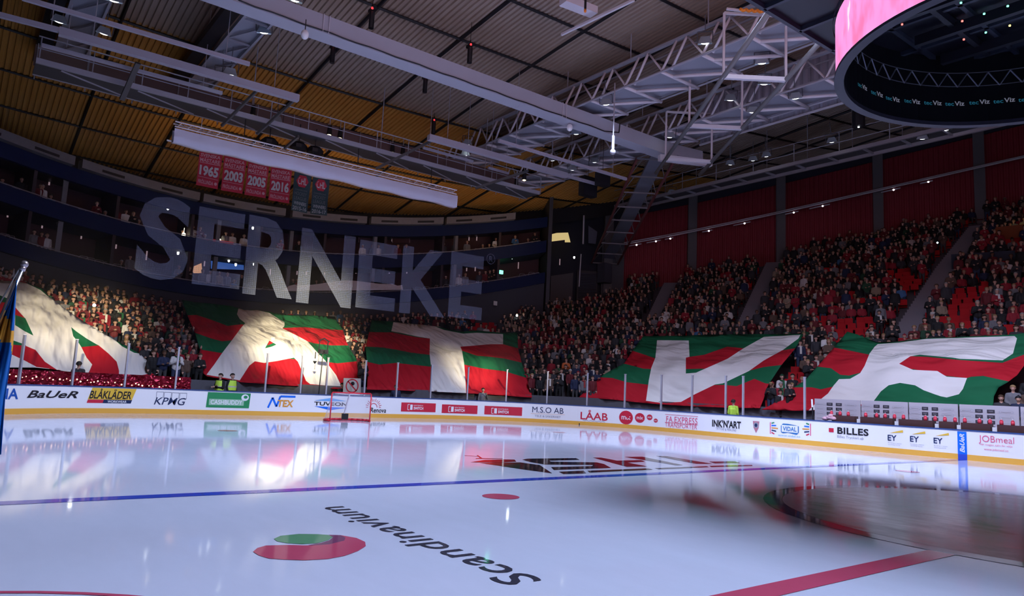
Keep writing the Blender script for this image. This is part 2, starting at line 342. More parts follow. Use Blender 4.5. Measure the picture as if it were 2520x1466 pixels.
for x0, y0, x1, y1 in ((987, 991, 1072, 1013), (1087, 996, 1175, 1017), (1192, 1000, 1285, 1021)):
    R(x0, y0, x1, y1, ARD); w = x1 - x0
    T('NINTENDO', x0 + w * .36, y0 + 5, x0 + w * .63, y0 + 8, AW, bold=.01, lsp=1.2); T('SWITCH', x0 + w * .36, y0 + 10, x0 + w * .64, y0 + 17, AW, bold=.03)
    u0, u1, z0, z1 = sp(x0 + w * .19, y0 + 4, x0 + w * .33, y0 + 17)
    ad('sponsor_badge', lambda mb: (put_line(mb, fb, u0, z0, u0, z1, .03), put_line(mb, fb, u0, z0, (u0 + u1) / 2 - .04, z0, .03), put_line(mb, fb, u0, z1, (u0 + u1) / 2 - .04, z1, .03), put_rect(mb, fb, (u0 + u1) / 2, u1, z0, z1)), AW)
T('M.S.O AB', 1310, 1002, 1387, 1016, AN, bold=-.004); T('TELE & SÄKERHET', 1316, 1021, 1380, 1027, AGY, bold=.0)
u0, u1, z0, z1 = sp(1306, 1018, 1390, 1019); ad('sponsor_rule', lambda mb: put_line(mb, fa, u0, z0, u1, z1, .012), AO)
T('LÅAB', 1429, 1009, 1496, 1033, ARD, bold=.01)
us = [bu(1434 + 5 * k, 1034.5 + (.4 * k if k % 2 else .4 * k - 2)) for k in range(12)]; ad('sponsor_script', lambda mb: [put_line(mb, fb, *p, *q, .018) for p, q in zip(us[:-1], us[1:])], AGY)
for x, y, r in ((1541, 1027, 17), (1575, 1028, 12), (1599, 1026.5, 7), (1614, 1034.5, 5)):
    u, z = bu(x, y); r_ = abs(bu(x, y - r)[1] - z); ru = abs(bu(x + r, y)[0] - u)
    ad('sponsor_dot', lambda mb: (put_disc(mb, fa, u, z, ru, r_), put_text(mb, 'mix', fb, u - ru * .65, u + ru * .65, z - r_ * .3, z + r_ * .4, 1, .008)), [ARD, AW])
T('FA.EXPRESS', 1640, 1026, 1717, 1041, AP, bold=.0); T('TRANSPORTER', 1637, 1042, 1716, 1053, AP, bold=-.006)
u0, u1, z0, z1 = sp(1637, 1022, 1718, 1042); ad('sponsor_frame', lambda mb: (put_line(mb, fa, u0, z1, u1, z1, .02), put_line(mb, fa, u0, z0, u1, z0, .02)), AP)
T("INK'N'ART", 1753, 1034, 1824, 1052, AK, bold=.03); T('TATTOO & PIERCING', 1762, 1053, 1812, 1059, AGY, bold=0)
u, z = bu(1861, 1047)
ad('sponsor_crest', lambda mb: (put_poly(mb, [(u - .17, z + .2), (u + .17, z + .2), (u + .13, z - .1), (u, z - .33), (u - .13, z - .1)], fa, 0), put_disc(mb, fb, u, z + .02, .13, .13, 1), put_disc(mb, fc, u, z + .02, .07, .08, 2)), [mat('ad_dusty_rose', (.5, .2, .24), .5), AGY, AN])
for x, sg in ((1896, 1), (1995, -1)):
    u, z = bu(x, 1052 if sg > 0 else 1056)
    ad('sponsor_bars', lambda mb: (put_rect(mb, fa, u - .02, u + .02, z - .27, z + .24, 0, 1), [put_line(mb, fa, u + sg * .06, z + .2 - .1 * k, u + sg * (.2 + .09 * (2 - abs(k - 2))), z + .24 - .125 * k, .05, 1 + k) for k in range(5)]), [AP, AG, ABB, AO, AN, ARD])
u0, u1, z0, z1 = sp(1922, 1043, 1966, 1067)
ad('sponsor_badge', lambda mb: (put_poly(mb, [(u0, z0 + .05), (u0 + .1, z0), (u0 + .35, z0 + .04), (u1 - .1, z0 - .02), (u1, z0 + .08), (u1, z1 - .08), (u1 - .15, z1 - .04), (u0 + .35, z1), (u0 + .1, z1), (u0, z1 - .1)], fa, 0), put_rect(mb, fb, u0 + .04, u1 - .04, z0 + .06, z1 - .06, 1), put_text(mb, 'VIDAL', fc, u0 + .1, u1 - .1, z0 + .11, z1 - .12, 0, .02)), [mat('ad_vidal_blue', (.02, .16, .42), .4), AW])
T('www.vidal.se', 1915, 1070, 1970, 1074, AL, bold=0)
R(2040, 1053, 2052, 1063, ARD); T('BILLES', 2061, 1053, 2138, 1070, AK, bold=.03, lsp=1.05); T('Billes Tryckeri ab', 2061, 1073, 2126, 1081, AGY, bold=.005)
for x, y in ((2185, 1070), (2240, 1073), (2298, 1077)):
    T('EY', x, y, x + 22, y + 14, AN, bold=.015); p = [bu(x + 4, y - 5), bu(x + 37, y - 12), bu(x + 38, y - 6)]; ad('sponsor_beam', lambda mb: put_poly(mb, p, fa), AY)
    T('Building a better', x + 1, y + 19, x + 35, y + 22, AGY, bold=0); T('working world', x + 1, y + 23, x + 30, y + 26, AGY, bold=0)
u0, u1 = -7.29 + SX + SY + ARC, -6.99 + SX + SY + ARC
ad('blue_line_panel', lambda mb: (put_rect(mb, fb, u0, u1, .2, 1.0, 0, 1), put_rect(mb, fb, u0, u1, .005, .2, 1, 1)), [ABB, I_BLUE])
V, F = text('BaUeR', .02, .3); ad('sponsor_lettering', lambda mb: mb.add([fc(u0 + .07 + .16 * (1 - b), .26 + .66 * a) for a, b in V], F), AW)
T('JOBmeal', 2409, 1073, 2496, 1094, AP, bold=-.006); T('www.jobmeal.se', 2422, 1104, 2482, 1111, AP, bold=-.004); T('när magen själv får välja', 2412, 1093, 2492, 1099, AP, bold=-.004)
T('I', 1424.5, 1041, 1427, 1052, AK)

# glass above the boards: every stanchion and every pane is lifted out on its own
GLASS = bpy.data.materials.new('rink_glass'); GLASS.use_nodes = True; nt = GLASS.node_tree; nt.nodes.remove(nt.nodes['Principled BSDF'])
tr = nt.nodes.new('ShaderNodeBsdfTransparent'); tr.inputs[0].default_value = (.95, .965, .97, 1); gl = nt.nodes.new('ShaderNodeBsdfGlossy'); gl.inputs['Roughness'].default_value = .02
fr = nt.nodes.new('ShaderNodeFresnel'); fr.inputs[0].default_value = 1.1; mxs = nt.nodes.new('ShaderNodeMixShader')
nt.links.new(fr.outputs[0], mxs.inputs[0]); nt.links.new(tr.outputs[0], mxs.inputs[1]); nt.links.new(gl.outputs[0], mxs.inputs[2]); nt.links.new(mxs.outputs[0], nt.nodes['Material Output'].inputs[0])
POSTM = mat('stanchion_grey', (.42, .42, .48), .4, .3)
post_px = [(51, 935), (180, 943), (308, 947), (432, 951), (653, 960), (740, 965), (803, 969), (897, 972), (976, 976), (1060, 981), (1150, 986), (1245, 992), (1345, 998), (1443, 1003), (1535, 1008), (1624, 1012), (1700, 1016), (1783, 1022), (1826, 1024), (1978, 1032)]
names = ['at the flag', 'above the BAUER lettering', 'above the yellow workwear advert', 'above the KPMG advert', 'above the green advert', 'above the blue monogram advert', 'left of the goal mouth', 'behind the goal', 'above the first red games advert', 'above the second red games advert', 'right of the second red games advert', 'above the third red games advert', 'above the M.S.O advert', 'above the red LÅAB advert', 'above the large red dot', 'above the smaller red dots', 'above the express advert', 'behind the yellow-jacketed steward', 'right of the steward, a lone post', 'lone post beside the white sponsor panels']
PU = [bu(x, y)[0] for x, y in post_px]
for k, u in enumerate(PU):
    p = bp(u, -.08); q = bp(u + .1, -.08) - p; q /= np.hypot(*q)
    o = thing('rink_shield', (p[0], p[1], 1.07), 'grey post with clear glass bay ' + names[k] if k < 18 else 'grey glass post ' + names[k], 'rink glass', 'bays of the rink glass')
    mb = MB(); mb.bar((p[0], p[1], 1.07), (p[0], p[1], 2.86), .09, .07, 0, (q[0], q[1], 0)); mb.box((p[0], p[1], 2.875), (.1, .1, .03)); mb.build('post', POSTM, o)
    if k < 18:
        us_ = np.linspace(u + .06, PU[k + 1] - .06, 7); f = onb(-.075); mb = MB(); mb.grid([[f(w, z) for w in us_] for z in (1.08, 2.84)]); mb.build('pane', GLASS, o)
# ================================================================ goal
goal = thing('goal_net', (-26, 0, 0), 'red-framed hockey goal with white net standing before the end boards', 'goal')
GR = mat('goal_red', (.62, .02, .04), .35)
mb = MB(); gx = -26
mb.path([(gx, -.945, 0), (gx, -.945, 1.2), (gx, -.9, 1.25), (gx, .9, 1.25), (gx, .945, 1.2), (gx, .945, 0)], .03, 8); mb.build('goal_frame', GR, goal, True)
A = [math.radians(a) for a in range(0, 181, 15)]
base = [(gx - .25 - .85 * math.sin(a), -1.05 * math.cos(a), .05) for a in A]
mb = MB(); mb.path([(gx, -.945, .05)] + base + [(gx, .945, .05)], .05, 8); mb.build('base_bar', GR, goal, True)
mb = MB(); mb.bar((gx - .5, -.12, .06), (gx - .35, .05, 1.2), .05, .05, 0); mb.path([(gx, -.75, 1.24), (gx - .45, -.6, 1.2), (gx - .55, 0, 1.18), (gx - .45, .6, 1.2), (gx, .75, 1.24)], .025, 6); mb.build('centre_stay', PALE, goal)
mb = MB(); mb.box((gx - .45, -.05, .2), (.1, .28, .26)); mb.build('stay_pad', BLACK, goal)
NET = mat('net_cord', (.75, .75, .8), .7, alpha=.3)
mb = MB(); top = [(gx - .02 - .5 * math.sin(a), -.9 * math.cos(a), 1.23) for a in A]
mb.grid([[tuple(np.array(t) * (1 - w) + np.array(b) * w) for t, b in zip(top, base)] for w in np.linspace(0, 1, 6)]); mb.build('net', NET, goal, True)
mb = MB(); mb.grid([[(gx - .02, y, 1.24), (gx - .52 + .4 * abs(y), y, 1.23)] for y in np.linspace(-.9, .9, 9)]); mb.build('net_top', NET, goal)

# ================================================================ shape of the bowl
HX, HY, RCN = 32.2, 18.2, 11.
def rin(phi):
    phi = np.asarray(phi, float); c, s = np.abs(np.cos(phi)) + 1e-9, np.abs(np.sin(phi)) + 1e-9
    r = np.minimum(HX / c, HY / s); x, y = r * c, r * s; k = (x > HX - RCN) & (y > HY - RCN)
    cx, cy = HX - RCN, HY - RCN; b = c * cx + s * cy; rr = b + np.sqrt(np.maximum(b * b - (cx * cx + cy * cy - RCN**2), 0))
    return np.where(k, rr, r)
def ztop(phi): return 6.1 + 11.8 * np.sin(phi)**2
def zfl(r, phi):
    ri = rin(phi); return .9 + (ztop(phi) - .9) * np.clip((r - ri) / (51 - ri), 0, 1)
def pol(r, phi, z): return (-r * np.cos(phi), r * np.sin(phi), z)
D2R = PI / 180; ROW = .85
PH = np.arange(-44, 112, 1.5) * D2R
def rmax(phi): return np.where((phi > -44 * D2R) & (phi < 29.8 * D2R), 47.2, 51.)
# terrace of steps: one sheet of treads and risers
mb = MB()
for k in range(40):
    r0 = rin(PH) + .0 + ROW * k; r1 = r0 + ROW; lim = rmax(PH); ok = r0 < lim; r1 = np.minimum(r1, lim)
    z = zfl(r0 + .3, PH); zn = zfl(r0 + .3 + ROW, PH)
    for i in range(len(PH) - 1):
        if not (ok[i] and ok[i + 1]): continue
        a = [pol(r0[i], PH[i], z[i]), pol(r0[i + 1], PH[i + 1], z[i + 1]), pol(r1[i + 1], PH[i + 1], z[i + 1]), pol(r1[i], PH[i], z[i])]
        mb.add(a, [(0, 3, 2, 1)]); mb.add([a[3], a[2], pol(r1[i + 1], PH[i + 1], zn[i + 1]), pol(r1[i], PH[i], zn[i])], [(0, 3, 2, 1)])
struct(mb, 'floor_terrace', mat('terrace_concrete', (.07, .062, .075), .85, noise=(2, .2)))
ri = rin(PH) - .02
mb = MB(); mb.grid([[pol(r, p, 0) for r, p in zip(ri, PH)], [pol(r, p, 1.5) for r, p in zip(ri, PH)], [pol(r + .18, p, 1.5) for r, p in zip(ri, PH)], [pol(r + .18, p, .8) for r, p in zip(ri, PH)]], flip=True)
struct(mb, 'wall_terrace', CONC)
def fpx(px, py, h=0.):                   # where a pixel's line of sight meets the stand (h above its floor)
    return surf(np.array([[px, py]]), lambda r, p: h)[0]
def surf(pts, hf):
    pts = np.asarray(pts, float); d = FW + np.outer((pts[:, 0] - W / 2) / FPX, RT) - np.outer((pts[:, 1] - H / 2) / FPX, UP)
    d /= np.hypot(d[:, 0], d[:, 1])[:, None]; S = np.arange(14, 74, .2)
    P = CAM + d[:, None, :] * S[None, :, None]; r = np.hypot(P[..., 0], P[..., 1]); ph = np.arctan2(P[..., 1], -P[..., 0]); q = r - rin(ph)
    g = np.where(q < -.32, 9., P[..., 2] - zfl(r, ph) - hf(r, ph)); hit = g <= 0; i = np.where(hit.any(1), hit.argmax(1), len(S) - 1)
    n = np.arange(len(pts)); a, b = g[n, i - 1], g[n, i]; w = np.where(a > 8, .5, np.clip(a / (a - b + 1e-9), 0, 1))
    s = S[i - 1] + .2 * w; return CAM + d * s[:, None]
# stairways between the blocks of seats
AISLES = []
STEP = mat('stair_grey', (.20, .185, .22), .8)
for k, (a, b) in enumerate((((1598, 822), (1688, 662)), ((1830, 822), (1936, 632)), ((2216, 846), (2330, 664)), ((2330, 664), (2410, 560)), ((1232, 812), (1243, 772)))):
    A, B = fpx(*a), fpx(*b); AISLES.append((A, B)); mb = MB(); n = max(6, int(np.hypot(*(B - A)[:2]) / .42)); d = (B - A)[:2] / np.hypot(*(B - A)[:2]); s = np.array((-d[1], d[0])) * .62
    for i in range(n):
        p, q = A + (B - A) * i / n, A + (B - A) * (i + 1) / n
        for c in (p, q): c[2] = 0
        z = [float(zfl(np.hypot(*c[:2]), math.atan2(c[1], -c[0]))) for c in (p, q)]; zz = max(z) + .1
        V = [(p[0] - s[0], p[1] - s[1]), (p[0] + s[0], p[1] + s[1]), (q[0] + s[0], q[1] + s[1]), (q[0] - s[0], q[1] - s[1])]
        mb.add([(x, y, e) for e in (zz - .5, zz) for x, y in V], [(4, 5, 6, 7), (0, 1, 5, 4), (1, 2, 6, 5), (3, 0, 4, 7)])
    struct(mb, 'floor_stairway', STEP)

# ================================================================ outer walls
def ring(mb, R, pa, pb, z0f, z1f, mi=0, n=None, flip=False):
    P_ = np.linspace(pa, pb, n or max(3, int(abs(pb - pa) / 1.2))) * D2R
    mb.grid([[pol(R, p, z0f(p)) for p in P_], [pol(R, p, z1f(p)) for p in P_]], mi, flip)
def slab(mb, R0, R1, pa, pb, z0f, z1f, mi=0):   # curved block
    P_ = np.linspace(pa, pb, max(3, int(abs(pb - pa) / 1.2))) * D2R
    mb.grid([[pol(R0, p, z0f(p)) for p in P_], [pol(R1, p, z0f(p)) for p in P_], [pol(R1, p, z1f(p)) for p in P_], [pol(R0, p, z1f(p)) for p in P_], [pol(R0, p, z0f(p)) for p in P_]], mi)
    for p in (P_[0], P_[-1]): mb.add([pol(R0, p, z0f(p)), pol(R1, p, z0f(p)), pol(R1, p, z1f(p)), pol(R0, p, z1f(p))], [(0, 1, 2, 3)], mi)
s2 = lambda p: math.sin(p)**2
K0 = 6 / 54**2
def zroof(x, y): return 20 + K0 * (y * y - x * x)
# red ribbed cladding: every rib is real
REDW = mat('red_cladding', (.22, .012, .022), .6, noise=(2, .12))
mb = MB(); a = np.arange(38.2, 118, .10) * D2R
prof = [51.3 - (.05 if (k // 2) % 2 else 0) for k in range(len(a))]
mb.grid([[pol(r, p, 5) for r, p in zip(prof, a)], [pol(r, p, 13. + 11.9 * s2(p)) for r, p in zip(prof, a)]])
struct(mb, 'wall_far', REDW)
mb = MB(); ring(mb, 51.15, 38.2, 118, lambda p: 13. + 11.9 * s2(p), lambda p: 17.6 + 10.4 * s2(p)); ring(mb, 51.35, 29.8, 38.4, lambda p: 3, lambda p: 22); struct(mb, 'wall_corner', mat('dark_navy_wall', (.010, .012, .025), .7))
mb = MB(); ring(mb, 51.7, -242, 118, lambda p: -.05, lambda p: zroof(*pol(51.7, p, 0)[:2]) + .3, 0, 200); struct(mb, 'wall_outer', mat('black_wall', (.006, .006, .008), .8))
COLM = mat('column_grey', (.12, .11, .115), .7)
for k, p in enumerate((36.6, 44.8, 53.1, 61.6, 69.6, 78)):
    q = p * D2R; mb = MB(); c, s = -math.cos(q), math.sin(q); mb.bar((50.9 * c, 50.9 * s, 5), (50.9 * c, 50.9 * s, 17 + 11 * s2(q)), .75, .6, 0, (c, s, 0)); struct(mb, 'column', COLM)
# lighting rail along the red wall
zr = lambda p: 10.45 + 11.5 * s2(p)
rail = thing('wall_light_rail', pol(50, 55 * D2R, zr(55 * D2R)), 'long pale service rail with strip lights along the red wall', 'light rail')
A = np.arange(38, 80, 1.) * D2R
mb = MB(); mb.path([pol(50.1, p, zr(p) + .12) for p in A], .045, 6); mb.path([pol(49.8, p, zr(p) - .08) for p in A], .06, 6); mb.build('rail_tube', PALE, rail)
mb = MB()
for p in A[2::4]: mb.tube(pol(50.1, p, zr(p) + .12), pol(51.1, p, zr(p) + .3), .03, 5)
mb.build('bracket', STEEL, rail)
for a, b in ((38.3, 39.7), (40.2, 41.6), (42, 42.8), (45.6, 46.6), (48.6, 50.2), (53.4, 54.6), (55.6, 57.4), (61.8, 63.4), (65, 66)):
    mb = MB(); mb.bar(pol(49.8, a * D2R, zr(a * D2R) - .3), pol(49.8, b * D2R, zr(b * D2R) - .3), .12, .07); mb.build('strip_light', PALE, rail)
    mb = MB(); q = (a * .35 + b * .65) * D2R; mb.ball(pol(49.75, q, zr(q) - .33), .07); mb.build('lamp', mat('rail_lamp', (1, 1, 1), .4, emit=(1, .9, .98), es=6), rail)

# ================================================================ suites behind the goal
zl = lambda p: 7.92 + 14.6 * s2(p); zu = lambda p: 10.86 + 13.4 * s2(p); zg = lambda p: 13.2 + 11.5 * s2(p)
PA, PB = -40., 29.6
for nm, zf_, low in (('lower', zl, .85), ('upper', zu, .95)):
    mb = MB(); slab(mb, 46.9, 47.15, PA, PB, lambda p: zf_(p) - low - .1, lambda p: zf_(p) - .08); struct(mb, 'trim_balcony_' + nm, NAVY)
    mb = MB(); slab(mb, 47.15, 51, PA, PB, lambda p: zf_(p) - low - .1, lambda p: zf_(p) - low + .06); struct(mb, 'floor_balcony_' + nm, mat('balcony_slab', (.03, .028, .035), .8))
    mb = MB(); P_ = np.arange(PA, PB, 1.) * D2R; mb.path([pol(47, p, zf_(p)) for p in P_], .035, 5)
    for p in P_[::3]: mb.tube(pol(47, p, zf_(p) - .1), pol(47, p, zf_(p)), .02, 5)
    o = mb.build('hand_rail', mat('rail_grey', (.25, .24, .27), .4)); tag(o, 'thin metal hand rail along the %s balcony front' % nm, 'hand rail')
    mb = MB(); ring(mb, 50.2, PA, PB, lambda p: zf_(p) - low, lambda p: zf_(p) + 2.2, 0)
    struct(mb, 'wall_suite_' + nm, mat('suite_wall', (.06, .02, .026), .7))
    for k, p in enumerate(np.arange(PA + 3.3, PB, 5.6)):
        q = p * D2R; mb = MB(); z0, z1 = zf_(q) - low, zf_(q) + 1.95; c = np.array((-math.cos(q), math.sin(q), 0))
        mb.bar(c * 48.6 + (0, 0, z0), c * 48.6 + (0, 0, z1), .18, 3.2, 0, (c[0], c[1], 0)); struct(mb, 'wall_partition_' + nm, mat('partition', (.035, .022, .03), .7))
mb = MB(); ring(mb, 47.12, PA, PB, lambda p: 2, lambda p: zl(p) - .9); struct(mb, 'wall_under_suites', mat('under_wall', (.055, .055, .07), .8))
mb = MB(); slab(mb, 46.8, 47.1, PA, PB, lambda p: zg(p) - .85, zg); struct(mb, 'trim_1', NAVY)
mb = MB(); slab(mb, 47.1, 51, PA, PB, lambda p: zg(p) - .5, lambda p: zg(p) - .3); ring(mb, 49.9, PA, 40, zg, lambda p: zg(p) + 4); struct(mb, 'trim_2', BLACK)
DUCT = mat('duct_grey', (.17, .165, .19), .6, noise=(4, .15))
ends = [(-40, -20), (-19.6, -12.2), (-11.7, -3), (-2.7, 4.2), (4.8, 11.6), (12, 19), (19.3, 26.2)]
for k, (a, b) in enumerate(ends):
    o = thing('ventilation_duct', pol(46.7, (a + b) / 2 * D2R, zg((a + b) / 2 * D2R)), 'grey roof-edge duct box with dark slot, ' + ['at the far left edge', 'left of the S of the hanging letters', 'above the first big letter S', 'above the letters E and R', 'above the letter N', 'above the second E', 'rightmost of the run'][k], 'duct', 'ducts along the roof edge')
    mb = MB(); slab(mb, 46.3, 47, a, b, lambda p: zg(p) + .02, lambda p: zg(p) + .55); mb.build('duct_casing', DUCT, o)
    for w in (.25, .75):
        c = a + (b - a) * w; mb = MB(); ring(mb, 46.28, c - .8, c + .8, lambda p: zg(p) + .14, lambda p: zg(p) + .3, 0, 4); mb.build('vent_slot', BLACK, o)
mb = MB(); q = 29.9 * D2R; c = np.array((-math.cos(q), math.sin(q), 0)); mb.bar(c * 49 + (0, 0, 4), c * 49 + (0, 0, 20), .3, 4.6, 0, (c[0], c[1], 0)); struct(mb, 'wall_suite_end', DGREY)
mb = MB(); a, b = un(1437, 530, X=-40.6), un(1435, 600, X=-40.6); mb.tube(a, b, .07); a, b = un(1430, 625, X=-40.6), un(1425, 705, X=-40.6); mb.tube(a, b, .05)
tag(mb.build('cable_pipe', PALE), 'pale vertical pipe on the dark end wall of the suites', 'pipe')
for p in (-27, -12.2, -.9, 5.2, 12.8, 20.6):
    for nm, z_ in (('lower', zl), ('upper', zu)):
        q = p * D2R; mb = MB(); mb.bar(pol(47.4, q, z_(q) - 1), pol(47.4, q, z_(q) + 2.1), .26, .26); mb.bar(pol(47.4, q, z_(q) + 1.6), pol(48.2, q, z_(q) + 2.1), .2, .2); struct(mb, 'column_suite', mat('suite_column', (.16, .16, .19), .6))
# small warm or white downlights in the suite ceilings, pale strips on the back wall
k = 0
LAB = {0: 'upper', 1: 'lower'}
for tier, z_, px in ((0, zg, [(22, 380), (98, 406), (82, 414), (168, 431), (151, 438), (218, 447), (286, 471), (351, 493), (413, 515), (622, 563), (783, 562), (833, 573), (987, 566), (1029, 573), (1082, 566), (1184, 562), (1275, 557)]),
                     (1, zu, [(2, 492), (78, 517), (150, 530), (438, 625), (563, 643), (580, 653), (625, 652), (720, 654), (841, 658), (1413, 635), (1260, 636)])):
    for x, y in px:
        P = uncyl(x, y, 47.9); mb = MB(); mb.ball(P, .055, 8); mb.tube(P, P + (0, 0, .14), .07, 8)
        tag(mb.build('down_light', [mat('downlight', (1, 1, 1), .4, emit=(.95, 1, .98), es=5)]), 'tiny round ceiling light in the %s suite tier' % LAB[tier], 'ceiling light', 'ceiling lights of the %s suites' % LAB[tier])
PINKS = mat('wall_strip', (.6, .45, .48), .5, emit=(.9, .62, .68), es=.22)
for tier, L in (('lower', [(21, 515, 535), (106, 540, 562), (202, 568, 588), (259, 587, 604), (287, 595, 612), (362, 617, 640), (444, 636, 652), (504, 640, 655), (666, 660, 676), (732, 660, 676), (755, 660, 676), (800, 660, 676), (877, 658, 673), (938, 657, 672), (959, 658, 673), (1002, 657, 673), (1077, 657, 672), (1120, 654, 669), (1149, 653, 667), (1170, 652, 667), (1210, 650, 665), (1276, 645, 661), (1332, 641, 656), (1352, 641, 656), (1378, 637, 652)]),
                ('upper', [(123, 437, 456), (945, 577, 596), (966, 575, 594), (1007, 577, 596), (1081, 578, 597), (1126, 575, 593), (1155, 573, 592), (1174, 574, 592), (1215, 572, 590)])):
    for x, y0, y1 in L:
        a, b = uncyl(x, y0, 50), uncyl(x, y1, 50); b[:2] = a[:2]; mb = MB(); mb.bar(a, b, .08, .05, 0, (a[0], a[1], 0))
        tag(mb.build('wall_strip', PINKS), 'short pale vertical strip on the back wall of the %s suites' % tier, 'strip', 'pale strips on the %s suite wall' % tier)
# framed dark red boards on the upper suite wall, warm lit room, screen, signs
for (x0, y0, x1, y1), lb in (((883, 574, 946, 596), 'left of the pair'), ((966, 576, 1008, 597), 'right of the pair')):
    mb = MB(); a, b, c, d = [uncyl(x, y, 49.6) for x, y in ((x0, y0), (x1, y0), (x1, y1), (x0, y1))]; o = thing('framed_board', a, 'dark red board with thin pale frame in the upper suites, ' + lb, 'board', 'framed boards in the upper suites')
    mb.quad(a, b, c, d); mb.build('panel', MAROON, o); mb = MB(); mb.path([d, a, b, c], .04, 5); mb.build('frame', mat('dusty_frame', (.3, .16, .16), .6), o)
mb = MB(); P = [uncyl(x, y, 49.7) for x, y in ((1343, 596), (1350, 578), (1370, 573), (1398, 572), (1404, 596))]; mb.add(P, [(0, 1, 2, 3, 4)])
tag(mb.build('lit_wall_panel', mat('warm_lit', (.8, .65, .3), .6, emit=(1, .78, .32), es=.55)), 'warm yellow lit wall at the right end of the upper suites', 'lit wall')
mb = MB(); P = [uncyl(x, y, 48) for x, y in ((1308, 600), (1390, 590), (1390, 601), (1308, 607))]; mb.add(P, [(0, 1, 2, 3)]); tag(mb.build('counter_front', BLACK), 'black counter before the warm lit wall', 'counter')
mb = MB(); P = [uncyl(x, y, 49.4) for x, y in ((519, 640), (600, 652), (600, 664), (519, 661))]; mb.add(P, [(0, 1, 2, 3)]); tag(mb.build('wall_screen', mat('screen_blue', (.02, .05, .2), .3, emit=(.05, .14, .5), es=.5)), 'blue glowing screen in the lower suites behind the letter E', 'screen')
mb = MB(); P = [uncyl(x, y, 49.3) for x, y in ((477, 655), (496, 647), (498, 672), (474, 672))]; mb.add(P, [(0, 1, 2, 3)]); tag(mb.build('lit_bar', mat('bar_orange', (.7, .35, .15), .5, emit=(1, .5, .25), es=.5)), 'orange lit bar back in the lower suites beside the letter S', 'bar')
for x, y in ((452, 577), (539, 591)):
    P = uncyl(x, y, 47.6); mb = MB(); mb.ball(P, .13, 10); mb.tube(P + (0, 0, .1), P + (0, 0, .45), .012, 5); tag(mb.build('pendant_lamp', [mat('pendant', (1, 1, .9), .4, emit=(1, .9, .62), es=6)]), 'warm round hanging lamp in the upper suites ' + ('at the left of the letter E' if x < 500 else 'beside the red counter'), 'pendant lamp', 'hanging lamps in the upper suites')
mb = MB(); P = [uncyl(x, y, 47.3) for x, y in ((524, 588), (575, 596), (573, 606), (524, 597))]; mb.add(P, [(0, 1, 2, 3)]); tag(mb.build('red_counter', mat('counter_red', (.5, .02, .02), .5, emit=(.7, .03, .02), es=.25)), 'red glowing counter front in the upper suites', 'counter')
P = uncyl(1230, 669, 48.5); mb = MB(); mb.box(P, (.1, .62, .3)); tag(mb.build('exit_sign', mat('exit_green', (.1, 1, .5), .4, emit=(.15, 1, .55), es=3.5)), 'lit green exit sign in the lower suites', 'exit sign')
# lattice of loop-backed balcony chairs
loop = thing('balcony_chair', (0, 0, 0), 'metal tube balcony chair at the front of the suites', 'chair', 'balcony chairs of the suites')
mb = MB(); mb.path([(-.26, 0, 0), (-.26, 0, .8), (-.2, 0, .95), (.2, 0, .95), (.26, 0, .8), (.26, 0, 0)], .022, 6); mb.build('chair_frame', mat('chair_tube', (.34, .32, .34), .35, .5), loop)
mb = MB(); mb.box((0, .25, .42), (.5, .5, .05)); mb.build('seat', DGREY, loop)
first = True
for tier, z_, row in (('lower', zl, [(15, 560), (28, 565), (208, 622), (225, 628), (246, 634), (267, 640), (290, 646), (135, 600), (1185, 697), (1230, 695), (1285, 691), (1308, 689), (1332, 687), (1355, 685), (1378, 682), (1395, 681), (655, 704), (1100, 700), (1078, 700), (1050, 703), (1030, 703)]),
                      ('upper', zu, [(40, 455), (160, 492), (203, 508), (765, 616), (783, 617), (803, 618), (818, 618), (836, 619), (900, 620), (1037, 612), (1072, 610), (1176, 608), (1238, 606)])):
    for x, y in row:
        P = uncyl(x, y, 47.5); ph = math.atan2(P[1], -P[0])
        if ph > 28.9 * D2R: continue
        o = loop if first else copy_tree(loop); first = False
        o.location = pol(47.55, ph, z_(ph) - (.75 if tier == 'lower' else .85)); o.rotation_euler = (0, 0, PI / 2 - ph + PI)
        o['label'] = 'metal tube chair at the front of the %s suites' % tier; o['group'] = 'balcony chairs of the %s suites' % tier
# white cloth hung over the lower balcony
mb = MB(); n = 24; T_ = np.linspace(0, 1, n + 1)
tp = [(700 + 290 * t, 697 - 4 * t + 5 * math.sin(9 * t) + (6 if t > .93 else 0) + (14 * max(0, .06 - t) / .06)) for t in T_]; bt = [(690 + 302 * t, 716 - 3 * t) for t in T_]
mb.grid([[uncyl(*p, 46.6) for p in tp], [uncyl((p[0] + q[0]) / 2, (p[1] + q[1]) / 2, 46.55) for p, q in zip(tp, bt)], [uncyl(*q, 46.6) for q in bt]])
tag(mb.build('hanging_cloth', mat('cloth_white', (.62, .55, .56), .8, bump=(3, .6)), None, True), 'long white cloth hung over the lower balcony behind the letters', 'cloth')
